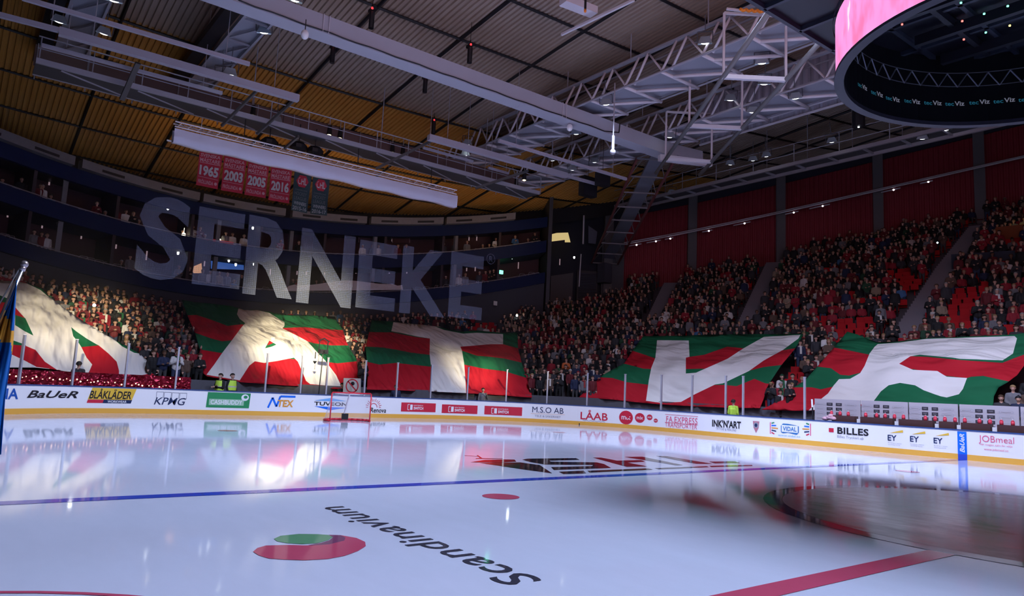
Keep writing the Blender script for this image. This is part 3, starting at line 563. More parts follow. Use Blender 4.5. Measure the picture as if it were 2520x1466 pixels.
# ================================================================ saddle roof with real corrugation
mb = MB(); per = .27; ys = []
y = -52.
while y < 52:
    ys += [(y, 0), (y + per * .4, 0), (y + per * .5, .09), (y + per * .9, .09)]; y += per
Ycol = np.array([a for a, b in ys]); Ydp = np.array([b for a, b in ys])
xs = np.array(sorted(set(list(np.arange(-50.5, 52, 4.0)) + [-32.6, -36.6, -24.7])))
Z = 20 + K0 * (Ycol[None, :]**2 - xs[:, None]**2) - Ydp[None, :]
V = np.stack([np.broadcast_to(xs[:, None], Z.shape), np.broadcast_to(Ycol[None, :], Z.shape), Z], -1).reshape(-1, 3); nY = len(Ycol)
F = []; M_ = []
for i in range(len(xs) - 1):
    for j in range(nY - 1):
        cx, cy = (xs[i] + xs[i + 1]) / 2, Ycol[j]
        if math.hypot(cx, cy) > 53.5: continue
        F.append((i * nY + j, i * nY + j + 1, (i + 1) * nY + j + 1, (i + 1) * nY + j)); M_.append(1 if cx < -32.6 else 0)
mb.add(V, F, M_)
ceil_ = struct(mb, 'ceiling', [mat('roof_deck_taupe', (.30, .225, .18), .55, noise=(1.5, .12)), mat('roof_deck_ochre', (.46, .235, .055), .5, noise=(1.5, .12))])
mb = MB(); XL = [-48.7 + 4 * k for k in range(24) if abs(-48.7 + 4 * k) < 51]; YL = [-41.3 + 4.5 * k for k in range(20)]
for x in XL:
    P = [(x, y, zroof(x, y) - .14) for y in np.arange(-50, 50.1, 2.5) if math.hypot(x, y) < 51]
    if len(P) > 1: mb.path(P, .075, 5)
for y in YL:
    P = [(x, y, zroof(x, y) - .14) for x in np.arange(-50, 50.1, 2.5) if math.hypot(x, y) < 51]
    if len(P) > 1: mb.path(P, .085, 5)
struct(mb, 'trim_3', BLACK)
mb = MB(); q = np.linspace(-40, 45, 70) * D2R; mb.grid([[pol(49.8, p, zroof(*pol(49.8, p, 0)[:2]) + .4) for p in q], [pol(49.8, p, zg(p) + .3) for p in q]]); struct(mb, 'trim_4', BLACK)

# ================================================================ steel under the roof
LIL = mat('beam_lilac_grey', (.40, .40, .47), .5, noise=(1.2, .05)); PINKST = mat('truss_tube', (.58, .53, .57), .45)
beam = thing('roof_beam', (-23.4, 2, 15.65), 'huge pale grey box beam crossing the roof diagonally', 'roof beam')
mb = MB(); mb.bar((-23.42, -18, 16.03), (-23.42, 18.0, 16.03), .85, .76); mb.build('box_girder', LIL, beam)
mb = MB(); mb.bar((-23.42, 18.0, 16.15), (-23.42, 20.4, 16.35), .8, .62); mb.build('tapered_end', LIL, beam)
mb = MB(); c = [(-22.96, -7.6, 16.4), (-22.96, -7.55, 15.9), (-22.96, -7.2, 15.72)] + [(-22.96, y, 15.70 + .02 * math.sin(3 * y)) for y in np.arange(-6.6, 12.4, .6)] + [(-22.96, 13.1, 15.9), (-22.96, 13.15, 16.42)]
mb.path(c, .03, 5); mb.build('cable_run', BLACK, beam)
mb = MB()
for y in (-3.9, 9.0): mb.tube((-22.95, y, 15.66), (-22.95, y, 16.42), .02, 5); mb.tube((-22.95, y + .25, 15.66), (-22.95, y + .25, 16.42), .02, 5)
mb.build('conduit', PALE, beam)
mb = MB(); a = un(1622, 388, X=-22.7); b = un(1752, 396, Y=a[1] + 3.2); mb.bar(a, (a[0] + 1.2, a[1] + 3.1, a[2] + .1), .3, .34); tag(mb.build('end_spreader', PALE), 'short pale horizontal box at the end of the big beam', 'steel box')
def truss(name, label, Ya, Yb, x0, x1, plate=(.3, 0), rungs=True):
    t = thing(name, ((x0 + x1) / 2, (Ya + Yb) / 2, 16.5), label, 'roof truss', 'roof trusses along the hall'); nodes = np.arange(x0, x1, 2.3); ym = Ya + .35
    mb = MB(); mb.tube((x0, Ya, 16.5), (x1, Ya, 16.5), .06); mb.tube((x0, Yb - .1, 16.56), (x1, Yb - .1, 16.56), .05); mb.build('bottom_chord', STEEL, t)
    mb = MB(); mb.bar((x0, ym, 17.95), (x1, ym, 17.95), .22, .1); mb.tube((x0, ym + .9, 18.0), (x1, ym + .9, 18.0), .05); mb.build('top_chord', STEEL, t)
    mb = MB(); mb.box(((x0 + x1) / 2, (Ya + Yb) / 2 + plate[0], 16.8), (x1 - x0, (Yb - Ya) * .86, .06)); mb.build('walkway_deck', GREY, t)
    for x in nodes: mb = MB(); mb.tube((x, Ya, 16.5), (x, Yb, 16.5), .085); mb.build('cross_tube', PINKST, t, True)
    for x in nodes: mb = MB(); mb.tube((x, Ya + .75, 16.5), (x + 2.25, Yb - .15, 16.5), .085); mb.build('diagonal_tube', PINKST, t, True)
    mb = MB()
    for x in nodes:
        mb.tube((x, Ya, 16.5), (x + .55, ym, 17.92), .06); mb.tube((x + .15, Ya + .5, 16.7), (x + 1.15, ym, 17.92), .065); mb.tube((x + 1.15, ym, 17.92), (x + 2.2, Ya + .2, 16.6), .05)
    mb.build('web_tube', PINKST, t, True)
    for x in nodes[::2]: mb = MB(); mb.tube((x, ym, 17.95), (x, ym, zroof(x, ym)), .03, 5); mb.build('hanger', STEEL, t)
    return t
truss('roof_truss', 'tubular roof truss with walkway, left of the pair beside the scoreboard', 10.0, 12.65, -38., -3)
truss('roof_truss', 'tubular roof truss with walkway, right of the pair beside the scoreboard', 15.92, 18.45, -38., -3)
def plate_truss(label, Ya, Yb, x0, x1):
    t = thing('catwalk_truss', ((x0 + x1) / 2, (Ya + Yb) / 2, 16.4), label, 'roof truss', 'flat trusses left of the big beam'); n = np.arange(x0, x1, 2.35)
    mb = MB(); mb.box(((x0 + x1) / 2, (Ya + Yb) / 2, 16.62), (x1 - x0, Yb - Ya, .05)); mb.build('deck', GREY, t)
    mb = MB(); mb.bar((x0, Ya, 16.5), (x1, Ya, 16.5), .1, .2); mb.bar((x0, Yb, 16.5), (x1, Yb, 16.5), .1, .2); mb.build('edge_beam', STEEL, t)
    mb = MB()
    for x in n: mb.bar((x, Ya, 16.48), (x + 2.3, Yb, 16.48), .08, .08); mb.bar((x, Ya, 16.47), (x, Yb, 16.47), .07, .07)
    mb.build('brace', STEEL, t)
    mb = MB(); mb.box(((x0 + x1) / 2, Ya - .42, 16.75), (x1 - x0, .6, .35)); mb.build('cable_trough', BLACK, t)
    for x in n[::2]:
        for y in (Ya, Yb): mb = MB(); mb.tube((x, y, 16.6), (x, y, zroof(x, y)), .025, 5); mb.build('hanger', STEEL, t)
plate_truss('flat grey plated truss, leftmost under the roof', -12.05, -10.8, -37.5, -16); plate_truss('flat grey plated truss, between the left corner and the big beam', -6.3, -5.2, -37.5, -23.9)
PIPE = mat('pipe_lilac', (.36, .34, .40), .45)
for a, b, r, lb in (((-27.9, -14.6, 14.5), (-27.7, -12.4, 14.5), .09, 'short thin end of the thick pipe at the left frame edge'), ((-27.8, -12.4, 14.5), (-27.6, -3.0, 14.5), .15, 'thick pale lighting pipe sloping over the left roof'), ((-25.8, -13.7, 14.5), (-25.5, -5.9, 14.5), .075, 'thin pale lighting pipe, uppermost at the left'), ((-29.7, -12.8, 14.5), (-29.5, -5.85, 14.5), .07, 'thin pale lighting pipe, lowest of the three at the left'),
                    ((-27.7, 4.0, 14.5), (-27.5, 13.4, 14.5), .15, 'thick pale lighting pipe under the end of the big beam'), ((-27.5, 13.4, 14.5), (-27.4, 16.3, 14.5), .08, 'thin end piece of the thick pipe under the beam'), ((-25.5, 6.9, 14.5), (-25.4, 16.3, 14.5), .075, 'thin pale lighting pipe running beside the thick one'), ((-29.6, 4.8, 14.6), (-29.6, 8.1, 14.6), .06, 'short pale pipe above the white screen cassette end'), ((-29.9, 9.4, 14.6), (-29.9, 10.9, 14.6), .06, 'shortest pale pipe beside the two small warm lamps')):
    mb = MB(); mb.bar(a, b, 2 * r, 2 * r); q = (np.array(a) + b) / 2
    o = thing('lighting_pipe', q, lb, 'pipe', 'lighting pipes under the roof'); mb.build('pipe', PIPE, o)
    for w in (.12, .88): p = np.array(a) * (1 - w) + np.array(b) * w; mb = MB(); mb.tube(p, (p[0], p[1], zroof(p[0], p[1])), .018, 5); mb.build('hanger', STEEL, o)
# long service catwalk over the end zone
cw = thing('service_catwalk', (-31.2, .4, 14), 'long dark service catwalk hung across the end zone', 'catwalk')
mb = MB(); mb.box((-31.1, .4, 14.0), (1.5, 26.6, .07)); mb.build('grating', mat('grating', (.055, .052, .055), .7), cw)
mb = MB(); mb.bar((-30.35, -12.9, 14.06), (-30.35, 13.7, 14.06), .12, .22); mb.bar((-31.85, -12.9, 14.06), (-31.85, 13.7, 14.06), .12, .22); mb.build('edge_beam', STEEL, cw)
mb = MB(); mb.box((-32.6, .4, 15.1), (.05, 26.6, .95)); mb.build('rear_panel', mat('rear_panel_mauve', (.16, .10, .10), .7), cw)
mb = MB()
for y in np.arange(-12.8, 13.8, 1.9): mb.tube((-30.35, y, 14), (-30.35, y, 15.1), .025, 5); mb.tube((-32.5, y, 14), (-32.5, y, 15.6), .025, 5)
mb.tube((-30.35, -12.9, 15.1), (-30.35, 13.7, 15.1), .03, 6); mb.tube((-30.35, -12.9, 14.6), (-30.35, 13.7, 14.6), .02, 6); mb.build('guard_rail', STEEL, cw)
mb = MB()
for y in np.arange(-12, 14, 2.9): mb.bar((-30.5, y, 13.95), (-31.7, y + 2.6, 13.95), .06, .06)
mb.build('under_brace', STEEL, cw)
for y in (-11, -4, 3, 10): mb = MB(); mb.tube((-31.1, y, 14), (-31.1, y, zroof(-31.1, y)), .03, 5); mb.build('hanger', STEEL, cw)
# diagonal dark stays
for a, b, lb in (((340, 155), (300, 245), 'short thick grey strut at the left roof'), ((640, 215), (545, 310), 'dark stay rod left above the white cassette'), ((725, 245), (632, 330), 'dark stay rod over the middle of the white cassette'), ((735, 335), (700, 365), 'short dark stay rod above the white cassette'), ((1065, 345), (925, 415), 'dark stay rod above the right half of the white cassette'), ((1300, 420), (1170, 463), 'dark flat strut near the right end of the cassette')):
    p, q = un(*a, X=-28.6), un(*b, X=-30.2); mb = MB(); mb.bar(p, q, .2 if a[0] in (340, 1300) else .09, .12); tag(mb.build('stay_rod', mat('stay_dark', (.07, .065, .065), .6)), lb, 'stay', 'dark stays under the roof')
# corrugated bulkhead and ladder catwalk at the far side
mb = MB(); xs_ = np.arange(-23, 14, .12); mb.grid([[(x, 20.1 + (.06 if (k // 2) % 2 else 0), 16.95 + .012 * (x + 23) * 0) for k, x in enumerate(xs_)], [(x, 20.1 + (.06 if (k // 2) % 2 else 0), zroof(x, 20.1)) for k, x in enumerate(xs_)]])
mb.bar((-23, 20.05, 16.95), (14, 20.05, 16.95), .1, .09, 1); struct(mb, 'wall_bulkhead', [mat('bulkhead_grey', (.34, .33, .40), .55), PALE])
lc = thing('ladder_catwalk', (-20, 27.6, 17), 'long ladder-like catwalk above the red wall on the right', 'catwalk')
mb = MB(); mb.bar((-37, 27.1, 17), (10, 27.1, 17), .16, .22); mb.bar((-37, 28.6, 17), (10, 28.6, 17), .16, .22); mb.build('side_beam', mat('catwalk_beam', (.24, .21, .23), .6), lc)
for x in np.arange(-36.5, 10, 2.2): mb = MB(); mb.bar((x, 27.1, 17), (x, 28.6, 17), .1, .12); mb.build('cross_beam', STEEL, lc)
mb = MB(); mb.box((-13.5, 27.85, 17.1), (47, 1.4, .04)); mb.build('grating', mat('grating', (.055, .052, .055), .7), lc)
mb = MB()
for x in np.arange(-36, 10, 3.): mb.tube((x, 27.0, 17.1), (x, 27.0, 18.3), .025, 5); mb.tube((x, 28.6, 17.), (x, 28.6, zroof(x, 28.6)), .03, 5)
for z in (17.65, 18.3): mb.tube((-37, 27.0, z), (10, 27.0, z), .03, 6)
mb.build('guard_rail', STEEL, lc)
# inclined gangway from the corner up to the truss, and the hung frame that carries on to the scoreboard
gw = thing('gangway', (-41.5, 30.6, 12.9), 'inclined gangway with rusty side chords rising from the corner to the roof', 'gangway')
A, B = np.array((-40.8, 29.9, 13.12)), np.array((-25.2, 18.6, 16.2)); d = (B - A) / np.linalg.norm(B - A); s = np.cross(d, (0, 0, 1)); s /= np.linalg.norm(s)
RUST = mat('rust_red_chord', (.16, .045, .045), .6)
mb = MB()
for e in (-1, 1): mb.bar(A + s * 1.15 * e, B + s * 1.15 * e, .13, .16)
mb.build('side_chord', RUST, gw)
mb = MB(); mb.bar(A + (0, 0, .55) - s * .32, B + (0, 0, .55) - s * .32, 1.0, .2); mb.build('stair_plate', mat('stair_plate', (.17, .17, .21), .6), gw)
n = 9
for k in range(n): mb = MB(); p = A + (B - A) * k / (n - 1); mb.bar(p - s * 1.15, p + s * 1.15, .09, .09); mb.build('rung', mat('rung_grey', (.2, .18, .19), .6), gw)
mb = MB()
for k in range(n - 1):
    p, q = A + (B - A) * k / (n - 1), A + (B - A) * (k + 1) / (n - 1)
    for e in (-1, 1): mb.bar(p + s * 1.15 * e, (p + q) / 2 + s * .6 * e + (0, 0, .55), .05, .05); mb.bar(q + s * 1.15 * e, (p + q) / 2 + s * .6 * e + (0, 0, .55), .05, .05)
mb.build('side_brace', mat('rung_grey', (.2, .18, .19), .6), gw)
mb = MB(); P = A - d * .3; P = A + d * .2; mb.box((P[0], P[1], 12.2), (.9, .9, 1.7)); mb.build('landing_block', DGREY, gw)
hf = thing('hung_frame', (-15, 12, 14.5), 'hung lattice frame with pale rungs running from the gangway to the scoreboard', 'roof frame')
A, B = np.array((-22.6, 17.6, 14.5)), np.array((-5.6, 4.8, 14.5)); d = (B - A) / np.linalg.norm(B - A); s = np.cross(d, (0, 0, 1)); s /= np.linalg.norm(s)
mb = MB()
for e in (-1, 1): mb.tube(A + s * 1.25 * e, B + s * 1.25 * e, .1); 
mb.build('chord', mat('chord_dark', (.15, .145, .15), .55), hf, True)
R_ = [un(*p, Z=14.5) for p in ((1689, 395), (1768, 313), (1867, 193))] ; RT_ = [np.dot(r - A, d) for r in R_] + [np.linalg.norm(B - A) - 1]
for t in RT_: p = A + d * t; mb = MB(); mb.bar(p - s * 1.3, p + s * 1.3, .17, .17); mb.build('rung', PALE, hf)
for t in RT_:
    p = A + d * t
    for e in (-1, 1): mb = MB(); q = p + s * 1.25 * e; mb.tube(q, (q[0], q[1], 17.2), .055); mb.build('upright', PINKST, hf)
    mb = MB(); q = p - s * 1.25; mb.bar((q[0], q[1], 17.2), p + s * 1.25 + (0, 0, 2.7), .1, .1); mb.build('top_bar', PINKST, hf)

# ================================================================ scoreboard over centre ice
sb = thing('scoreboard', (0, 0, 7.75), 'round hanging scoreboard with pink light ring and hollow dark underside', 'scoreboard')
RO, RI, Z0, Z1 = 3.24, 3.12, 7.75, 8.85; n = 96; A = [2 * PI * k / n for k in range(n + 1)]
def cyl(mb, r, z0, z1, mi=0, r2=None, flip=False): mb.grid([[(r * math.cos(a), r * math.sin(a), z0) for a in A], [((r2 or r) * math.cos(a), (r2 or r) * math.sin(a), z1) for a in A]], mi, flip)
LED = mat('led_pink', (.02, .02, .02), .35, emit=(1, .27, .55), es=1.05); nt = LED.node_tree; bs = nt.nodes['Principled BSDF']
tc = nt.nodes.new('ShaderNodeTexCoord'); mp = nt.nodes.new('ShaderNodeMapping'); mp.inputs['Scale'].default_value = (3.6, 3.6, 1.5); n1 = nt.nodes.new('ShaderNodeTexNoise'); n1.inputs['Scale'].default_value = 1.1; n1.inputs['Detail'].default_value = 2
nt.links.new(tc.outputs['Object'], mp.inputs[0]); nt.links.new(mp.outputs[0], n1.inputs['Vector'])
rp = nt.nodes.new('ShaderNodeValToRGB'); rp.color_ramp.elements[0].position = .30; rp.color_ramp.elements[0].color = (1, .22, .50, 1); rp.color_ramp.elements[1].position = .52; rp.color_ramp.elements[1].color = (1, .34, .78, 1)
e = rp.color_ramp.elements.new(.68); e.color = (1, .38, .80, 1); e = rp.color_ramp.elements.new(.71); e.color = (1, .8, .95, 1)
nt.links.new(n1.outputs['Fac'], rp.inputs[0]); nt.links.new(rp.outputs[0], bs.inputs['Emission Color'])
mb = MB(); cyl(mb, RO, Z0 + .03, Z1); mb.build('led_ring', LED, sb, True)
RIM = mat('rim_plum', (.03, .026, .045), .5); FRM = mat('inner_frame_dark', (.012, .012, .02), .5); INN = mat('inner_black', (.004, .004, .007), .6, spec=.2)
mb = MB(); cyl(mb, RO + .03, Z0 - .02, Z0 + .03); cyl(mb, RO + .03, Z0 - .02, Z0 - .02, 0, RI - .02); cyl(mb, RI - .02, Z0 - .02, Z0 + .06); cyl(mb, RO + .04, Z1, Z1 + .09); mb.build('ring_rim', RIM, sb)
mb = MB(); cyl(mb, RI, Z0, Z1 + .3); mb.build('inner_wall', INN, sb)
mb = MB(); mb.add([((RI) * math.cos(a), RI * math.sin(a), Z1 + .9) for a in A[:-1]], [tuple(range(n))]); cyl(mb, RI, Z1 + .3, Z1 + .9); mb.build('inner_roof', INN, sb)
TEAL = mat('logo_teal', (.02, .14, .20), .5, emit=(.03, .25, .36), es=.25); LW = mat('logo_grey', (.30, .30, .36), .5, emit=(.4, .4, .48), es=.25)
for k, (px, py) in enumerate(((2122, 213), (2158, 231), (2197, 244), (2245, 250), (2296, 254), (2350, 256), (2411, 252), (2472, 248), (2535, 243))):
    P_ = uncyl(px, py, RI - .01); a0 = math.atan2(P_[1], P_[0]) + .065; z0 = P_[2] - .04
    f = lambda u, v: ((RI - .012) * math.cos(a0 - u), (RI - .012) * math.sin(a0 - u), z0 + v)
    mb = MB(); put_text(mb, 'tec', f, 0, .058, 0, .075, 0, .012); put_text(mb, 'Viz', f, .063, .125, 0, .10, 1, .02); mb.build('maker_logo', [TEAL, LW], sb)
mb = MB()
for z, r in ((8.55, 3.02), (8.85, 3.02)):
    cyl(mb, r, z, z + .02); 
for k in range(0, n, 2):
    a, b = A[k], A[k + 1]; mb.tube((3.02 * math.cos(a), 3.02 * math.sin(a), 8.55), (3.02 * math.cos(b), 3.02 * math.sin(b), 8.85), .015, 4); mb.tube((3.02 * math.cos(b), 3.02 * math.sin(b), 8.85), (3.02 * math.cos(A[k + 2]), 3.02 * math.sin(A[k + 2]), 8.55), .015, 4)
mb.build('ring_lattice', mat('lattice_grey', (.2, .2, .25), .4, .5), sb)
mb = MB()
for y in (-1.8, -.6, .6, 1.8): mb.bar((-2.3, y, 9.1), (2.3, y, 9.1), .12, .2)
for x in (-1.6, 0, 1.6): mb.bar((x, -2.3, 9.2), (x, 2.3, 9.2), .1, .16)
mb.build('inner_frame', FRM, sb)
for k, (x, y, c) in enumerate(((2365, 7, 'g'), (2422, 34, 'g'), (2368, 52, 'r'), (2426, 80, 'g'), (2220, 60, 'r'), (2372, 97, 'r'), (2485, 63, 'y'), (2480, 15, 'g'))):
    P = un(x, y, Z=9.0); mb = MB(); mb.ball(P, .022, 6); mb.build('status_light', {'g': mat('led_g', (.1, 1, .4), .4, emit=(.15, 1, .5), es=4), 'r': mat('led_r', (1, .1, .1), .4, emit=(1, .12, .1), es=4), 'y': mat('led_y', (1, .7, .1), .4, emit=(1, .7, .15), es=4)}[c], sb)
# upper body: dark underside, four pinkish video walls above the frame of the picture
BX = 3.75
mb = MB(); mb.box((0, 0, 9.45), (2 * BX, 2 * BX, .3)); mb.build('upper_base', FRM, sb)
mb = MB()
for t in np.linspace(-BX, BX, 7): mb.bar((t, -BX, 9.27), (t, BX, 9.27), .08, .12); mb.bar((-BX, t, 9.27), (BX, t, 9.27), .08, .12)
mb.build('base_rib', mat('rib_dark', (.03, .035, .055), .5), sb)
mb = MB(); mb.box((0, 0, 11.5), (2 * BX - .5, 2 * BX - .5, 3.8)); mb.build('video_core', BLACK, sb)
VID = mat('video_wall', (.02, .02, .02), .4, emit=(1, .70, .80), es=5.5); q = BX - .23
for sx, sy in ((1, 0), (-1, 0), (0, 1), (0, -1)):
    mb = MB(); c = np.array((sx * q, sy * q, 0)); t = np.array((-sy, sx, 0)) * (q - .1); mb.quad(c - t + (0, 0, 9.8), c + t + (0, 0, 9.8), c + t + (0, 0, 13.3), c - t + (0, 0, 13.3)); mb.build('video_screen', VID, sb)
for x in (-3, 3):
    for y in (-3, 3): mb = MB(); mb.tube((x, y, 13.4), (x * .8, y * .8, 19.9), .04, 6); mb.build('hoist_cable', STEEL, sb)

# ================================================================ lamps and small gear under the roof
fl = thing('flood_lamp', (0, 0, 0), 'x', 'flood lamp', 'flood lamps on the roof steel')
mb = MB(); mb.add([(-.3, -.26, 0), (.3, -.26, 0), (.3, .26, 0), (-.3, .26, 0), (-.18, -.12, .3), (.18, -.12, .3), (.18, .14, .3), (-.18, .14, .3)], [(0, 1, 5, 4), (1, 2, 6, 5), (2, 3, 7, 6), (3, 0, 4, 7), (4, 5, 6, 7)]); mb.build('housing', mat('lamp_housing', (.30, .34, .38), .35, .4), fl)
mb = MB(); mb.ball((0, 0, .03), (.17, .13, .06), 10); mb.build('lamp_glass', GLOW, fl)
mb = MB(); mb.path([(-.32, 0, .05), (-.32, 0, .5), (.32, 0, .5), (.32, 0, .05)], .02, 5); mb.tube((0, 0, .5), (0, 0, 1.2), .02, 5); mb.build('yoke', DGREY, fl)
FLD = [(1735, 108, 16.9, 'beside the orange rope at the upper truss'), (1797, 247, 16.9, 'on the right truss before its first rung'), (1880, 208, 16.9, 'under the long pale rung near the scoreboard'), (1875, 157, 16.3, 'under the left truss near the scoreboard'), (1958, 243, 16.3, 'close left of the scoreboard ring'), (1492, 258, 16.2, 'on the left truss above the big beam'), (1418, 330, 16.2, 'under the left truss just below the big beam'), (1648, 338, 16.2, 'above the end of the big beam'), (1852, 277, 16.2, 'under the right truss before the bulkhead'),
       (1150, 355, 16.6, 'over the right end of the white cassette'), (1145, 382, 16.2, 'below the lamp over the cassette end'), (1360, 395, 16.4, 'among the trusses under the beam'), (1463, 399, 16.3, 'nearest the white hanging microphone'), (1408, 418, 16.2, 'lowest under the right truss'), (255, 84, 16.0, 'on the left plated truss, lower side'), (145, 55, 16.2, 'left of the leftmost plated truss'), (281, 4, 16.2, 'at the top edge of the frame on the left'), (650, 82, 16.3, 'hung under the roof left of the big beam'), (548, 192, 14.7, 'left of the pair clamped to the thick pipe'), (566, 184, 14.8, 'right of the pair clamped to the thick pipe'), (725, 3, 16.6, 'on top of the big beam at the frame edge'),
       (1797, 405, 17.4, 'left of the three on the ladder catwalk'), (1853, 395, 17.4, 'middle of the three on the ladder catwalk'), (1886, 385, 17.4, 'right of the three on the ladder catwalk'), (2047, 350, 17.4, 'alone halfway along the ladder catwalk'), (2328, 320, 17.0, 'at the right end of the ladder catwalk'), (2270, 342, 16.8, 'hanging below the right end of the ladder catwalk'), (1652, 476, 17.0, 'at the left end of the ladder catwalk'), (680, 300, 14.6, 'white box lamp on the long catwalk')]
for k, (x, y, z, lb) in enumerate(FLD):
    o = fl if k == 0 else copy_tree(fl); o.location = un(x, y, Z=z); v = CAM - np.array(o.location); o.rotation_euler = (.35, .1 * math.sin(k), math.atan2(v[1], v[0]) + PI / 2); o['label'] = 'grey flood lamp ' + lb
wl = thing('warm_lamp', (0, 0, 0), 'x', 'stage lamp', 'small warm stage lamps')
mb = MB(); mb.tube((0, 0, 0), (0, 0, .5), .14, 10, 0, .1); mb.build('can', BLACK, wl); mb = MB(); mb.ball((0, 0, 0), (.11, .11, .05), 8); mb.build('lens', GLOWW, wl); mb = MB(); mb.tube((0, 0, .5), (0, 0, 1.0), .02, 5); mb.build('clamp', STEEL, wl)
for k, (x, y, lb) in enumerate(((622, 284, 'above the left half of the white cassette'), (810, 332, 'left of the pair over the cassette'), (836, 340, 'right of the pair over the cassette'), (965, 375, 'third from the right along the catwalk'), (991, 381, 'second from the right along the catwalk'), (1270, 458, 'lower of the two by the red corner'), (1290, 443, 'upper of the two by the red corner'))):
    o = wl if k == 0 else copy_tree(wl); o.location = un(x, y, Z=14.35); o['label'] = 'small warm stage lamp ' + lb
pl_ = thing('beacon', (0, 0, 0), 'x', 'beacon', 'black beacons hung from the roof')
mb = MB(); mb.tube((0, 0, 0), (0, 0, .75), .12, 8); mb.tube((0, 0, .75), (0, 0, 1.1), .03, 6); mb.box((0, 0, .85), (.5, .16, .12)); mb.build('body', BLACK, pl_); mb = MB(); mb.ball((.2, -.1, .8), .06, 6); mb.build('red_lamp', mat('red_tip', (1, .05, .05), .4, emit=(1, .05, .06), es=1.2), pl_)
mb = MB(); mb.tube((0, 0, 1.1), (0, 0, 2.0), .015, 4); mb.build('hanger', BLACK, pl_)
for k, (x, y, lb) in enumerate(((817, 155, 'left of the big beam'), (913, 70, 'nearest the top frame edge above the big beam'), (1155, 155, 'above the middle of the big beam'), (1045, 228, 'below the middle of the big beam'), (1066, 330, 'at the left end of the right thick pipe'))):
    o = pl_ if k == 0 else copy_tree(pl_); o.location = un(x, y, Z=16.6); o['label'] = 'black hanging beacon with red tip ' + lb
for x, y, X, lb in ((750, 85, -22.6, 'white round loudspeaker hung on the big beam near the frame top'), (1402, 314, -23.4, 'white round loudspeaker under the right end of the big beam')):
    P = un(x, y, X=X); o = thing('dome_speaker', P, lb, 'loudspeaker', 'dome loudspeakers on the beam'); mb = MB(); mb.ball(P, (.16, .16, .2), 12); mb.build('dome', WHITE, o, True); mb = MB(); mb.tube(P + (0, 0, .15), (P[0], P[1], 15.72), .02, 5); mb.build('bracket', BLACK, o)
P = un(1508, 374, Z=13.); q = un(1511, 262, Z=16.5); o = thing('hanging_microphone', P, 'white rod with round tip hanging before the big beam end', 'microphone')
mb = MB(); mb.tube(P, P + (0, 0, .8), .07, 8); mb.tube(P + (0, 0, .8), P + (0, 0, 3.4), .03, 6); mb.build('rod', STEEL, o); mb = MB(); mb.ball(P, .14, 10); mb.build('tip', STEEL, o, True)
a, b = un(1382, 85, Z=17), un(1560, 0, Z=17); mb = MB(); mb.bar(a, b, .1, .1); tag(mb.build('ceiling_tube', PALE), 'thin pale tube under the roof near the top frame edge', 'tube')
a, b = un(1385, 0, Z=17.4), un(1462, 30, Z=17.4); mb = MB(); mb.bar(a, b, .5, .3); tag(mb.build('ceiling_box', PALE), 'short pale box girder at the top frame edge', 'girder')
a = un(1440, 26, Z=16.6); mb = MB(); mb.tube(a, a + (0, 0, .7), .05, 6); mb.ball(a, (.06, .06, .1), 6, 1); tag(mb.build('hook_block', [BLACK, ORANGE]), 'orange hoist hook hanging below the pale box girder', 'hoist')
a, b = un(1788, 22, Z=17.2), un(1885, 32, Z=17.2); mb = MB(); mb.bar(a, b, .08, .08); mb.path([un(1822 + 7 * k, 22 + 4 * (k % 2) + k * .6, Z=17.15) for k in range(9)], .06, 6, 1); tag(mb.build('coiled_rope_bar', [PALE, ORANGE]), 'pale bar wound with orange rope beside the scoreboard', 'bar')
for (x, y, w, h), lb in zip(((1447, 460, 1.1, 1.2), (1483, 441, .8, .8)), ('larger', 'smaller')):
    P = un(x, y, Z=14.4); mb = MB(); mb.box(P, (.5, w, h)); mb.tube(P, P + (0, 0, 2.6), .02, 4); tag(mb.build('loudspeaker', BLACK), 'black hanging loudspeaker box by the gangway, %s of the two' % lb, 'loudspeaker', 'hanging loudspeakers')
for x, y, lb in ((663, 352, 'left'), (735, 362, 'middle'), (775, 373, 'right')):
    P = un(x, y, X=-31); mb = MB(); mb.ball(P, (.4, .45, .3), 10); mb.tube(P, P + (0, 0, 1.2), .03, 5); tag(mb.build('cable_bag', BLACK), 'black cable bag above the white cassette, %s of three' % lb, 'bag', 'cable bags on the catwalk')
P = un(2113, 312, Z=16.4); o = thing('moving_head_light', P, 'black moving-head light hung under the scoreboard side of the ladder catwalk', 'stage light'); mb = MB(); mb.tube(P, P + (0, 0, .9), .32, 10); mb.build('head', BLACK, o); mb = MB(); mb.ball(P + (0, 0, 0), .06, 6); mb.build('lens', GLOW, o)

# white roll-up cassette of the net and the net with its big letters
ca = thing('net_cassette', (-30.4, .1, 12), 'long white fabric cassette with twin rails hung across the end zone', 'cassette')
ys_ = np.linspace(-7.5, 7.65, 70)
mb = MB(); mb.grid([[(-30.3 + .02 * math.sin(5 * y), y, 12.62) for y in ys_], [(-30.28 + .03 * math.sin(7 * y), y, 12.3) for y in ys_], [(-30.32 + .03 * math.sin(4 * y + 1), y, 11.98 + .035 * math.sin(2.3 * y) + .02 * math.sin(6.1 * y)) for y in ys_], [(-30.7, y, 11.98 + .035 * math.sin(2.3 * y)) for y in ys_], [(-30.7, y, 12.62) for y in ys_]]); mb.build('fabric_cover', mat('cassette_fabric', (.60, .58, .68), .75, bump=(2, .3)), ca, True)
mb = MB(); mb.tube((-30.35, -7.5, 12.72), (-30.35, 7.6, 12.72), .035); mb.tube((-30.35, -7.5, 12.95), (-30.35, 7.6, 12.95), .035); mb.tube((-30.75, -7.5, 12.95), (-30.75, 7.6, 12.95), .035)
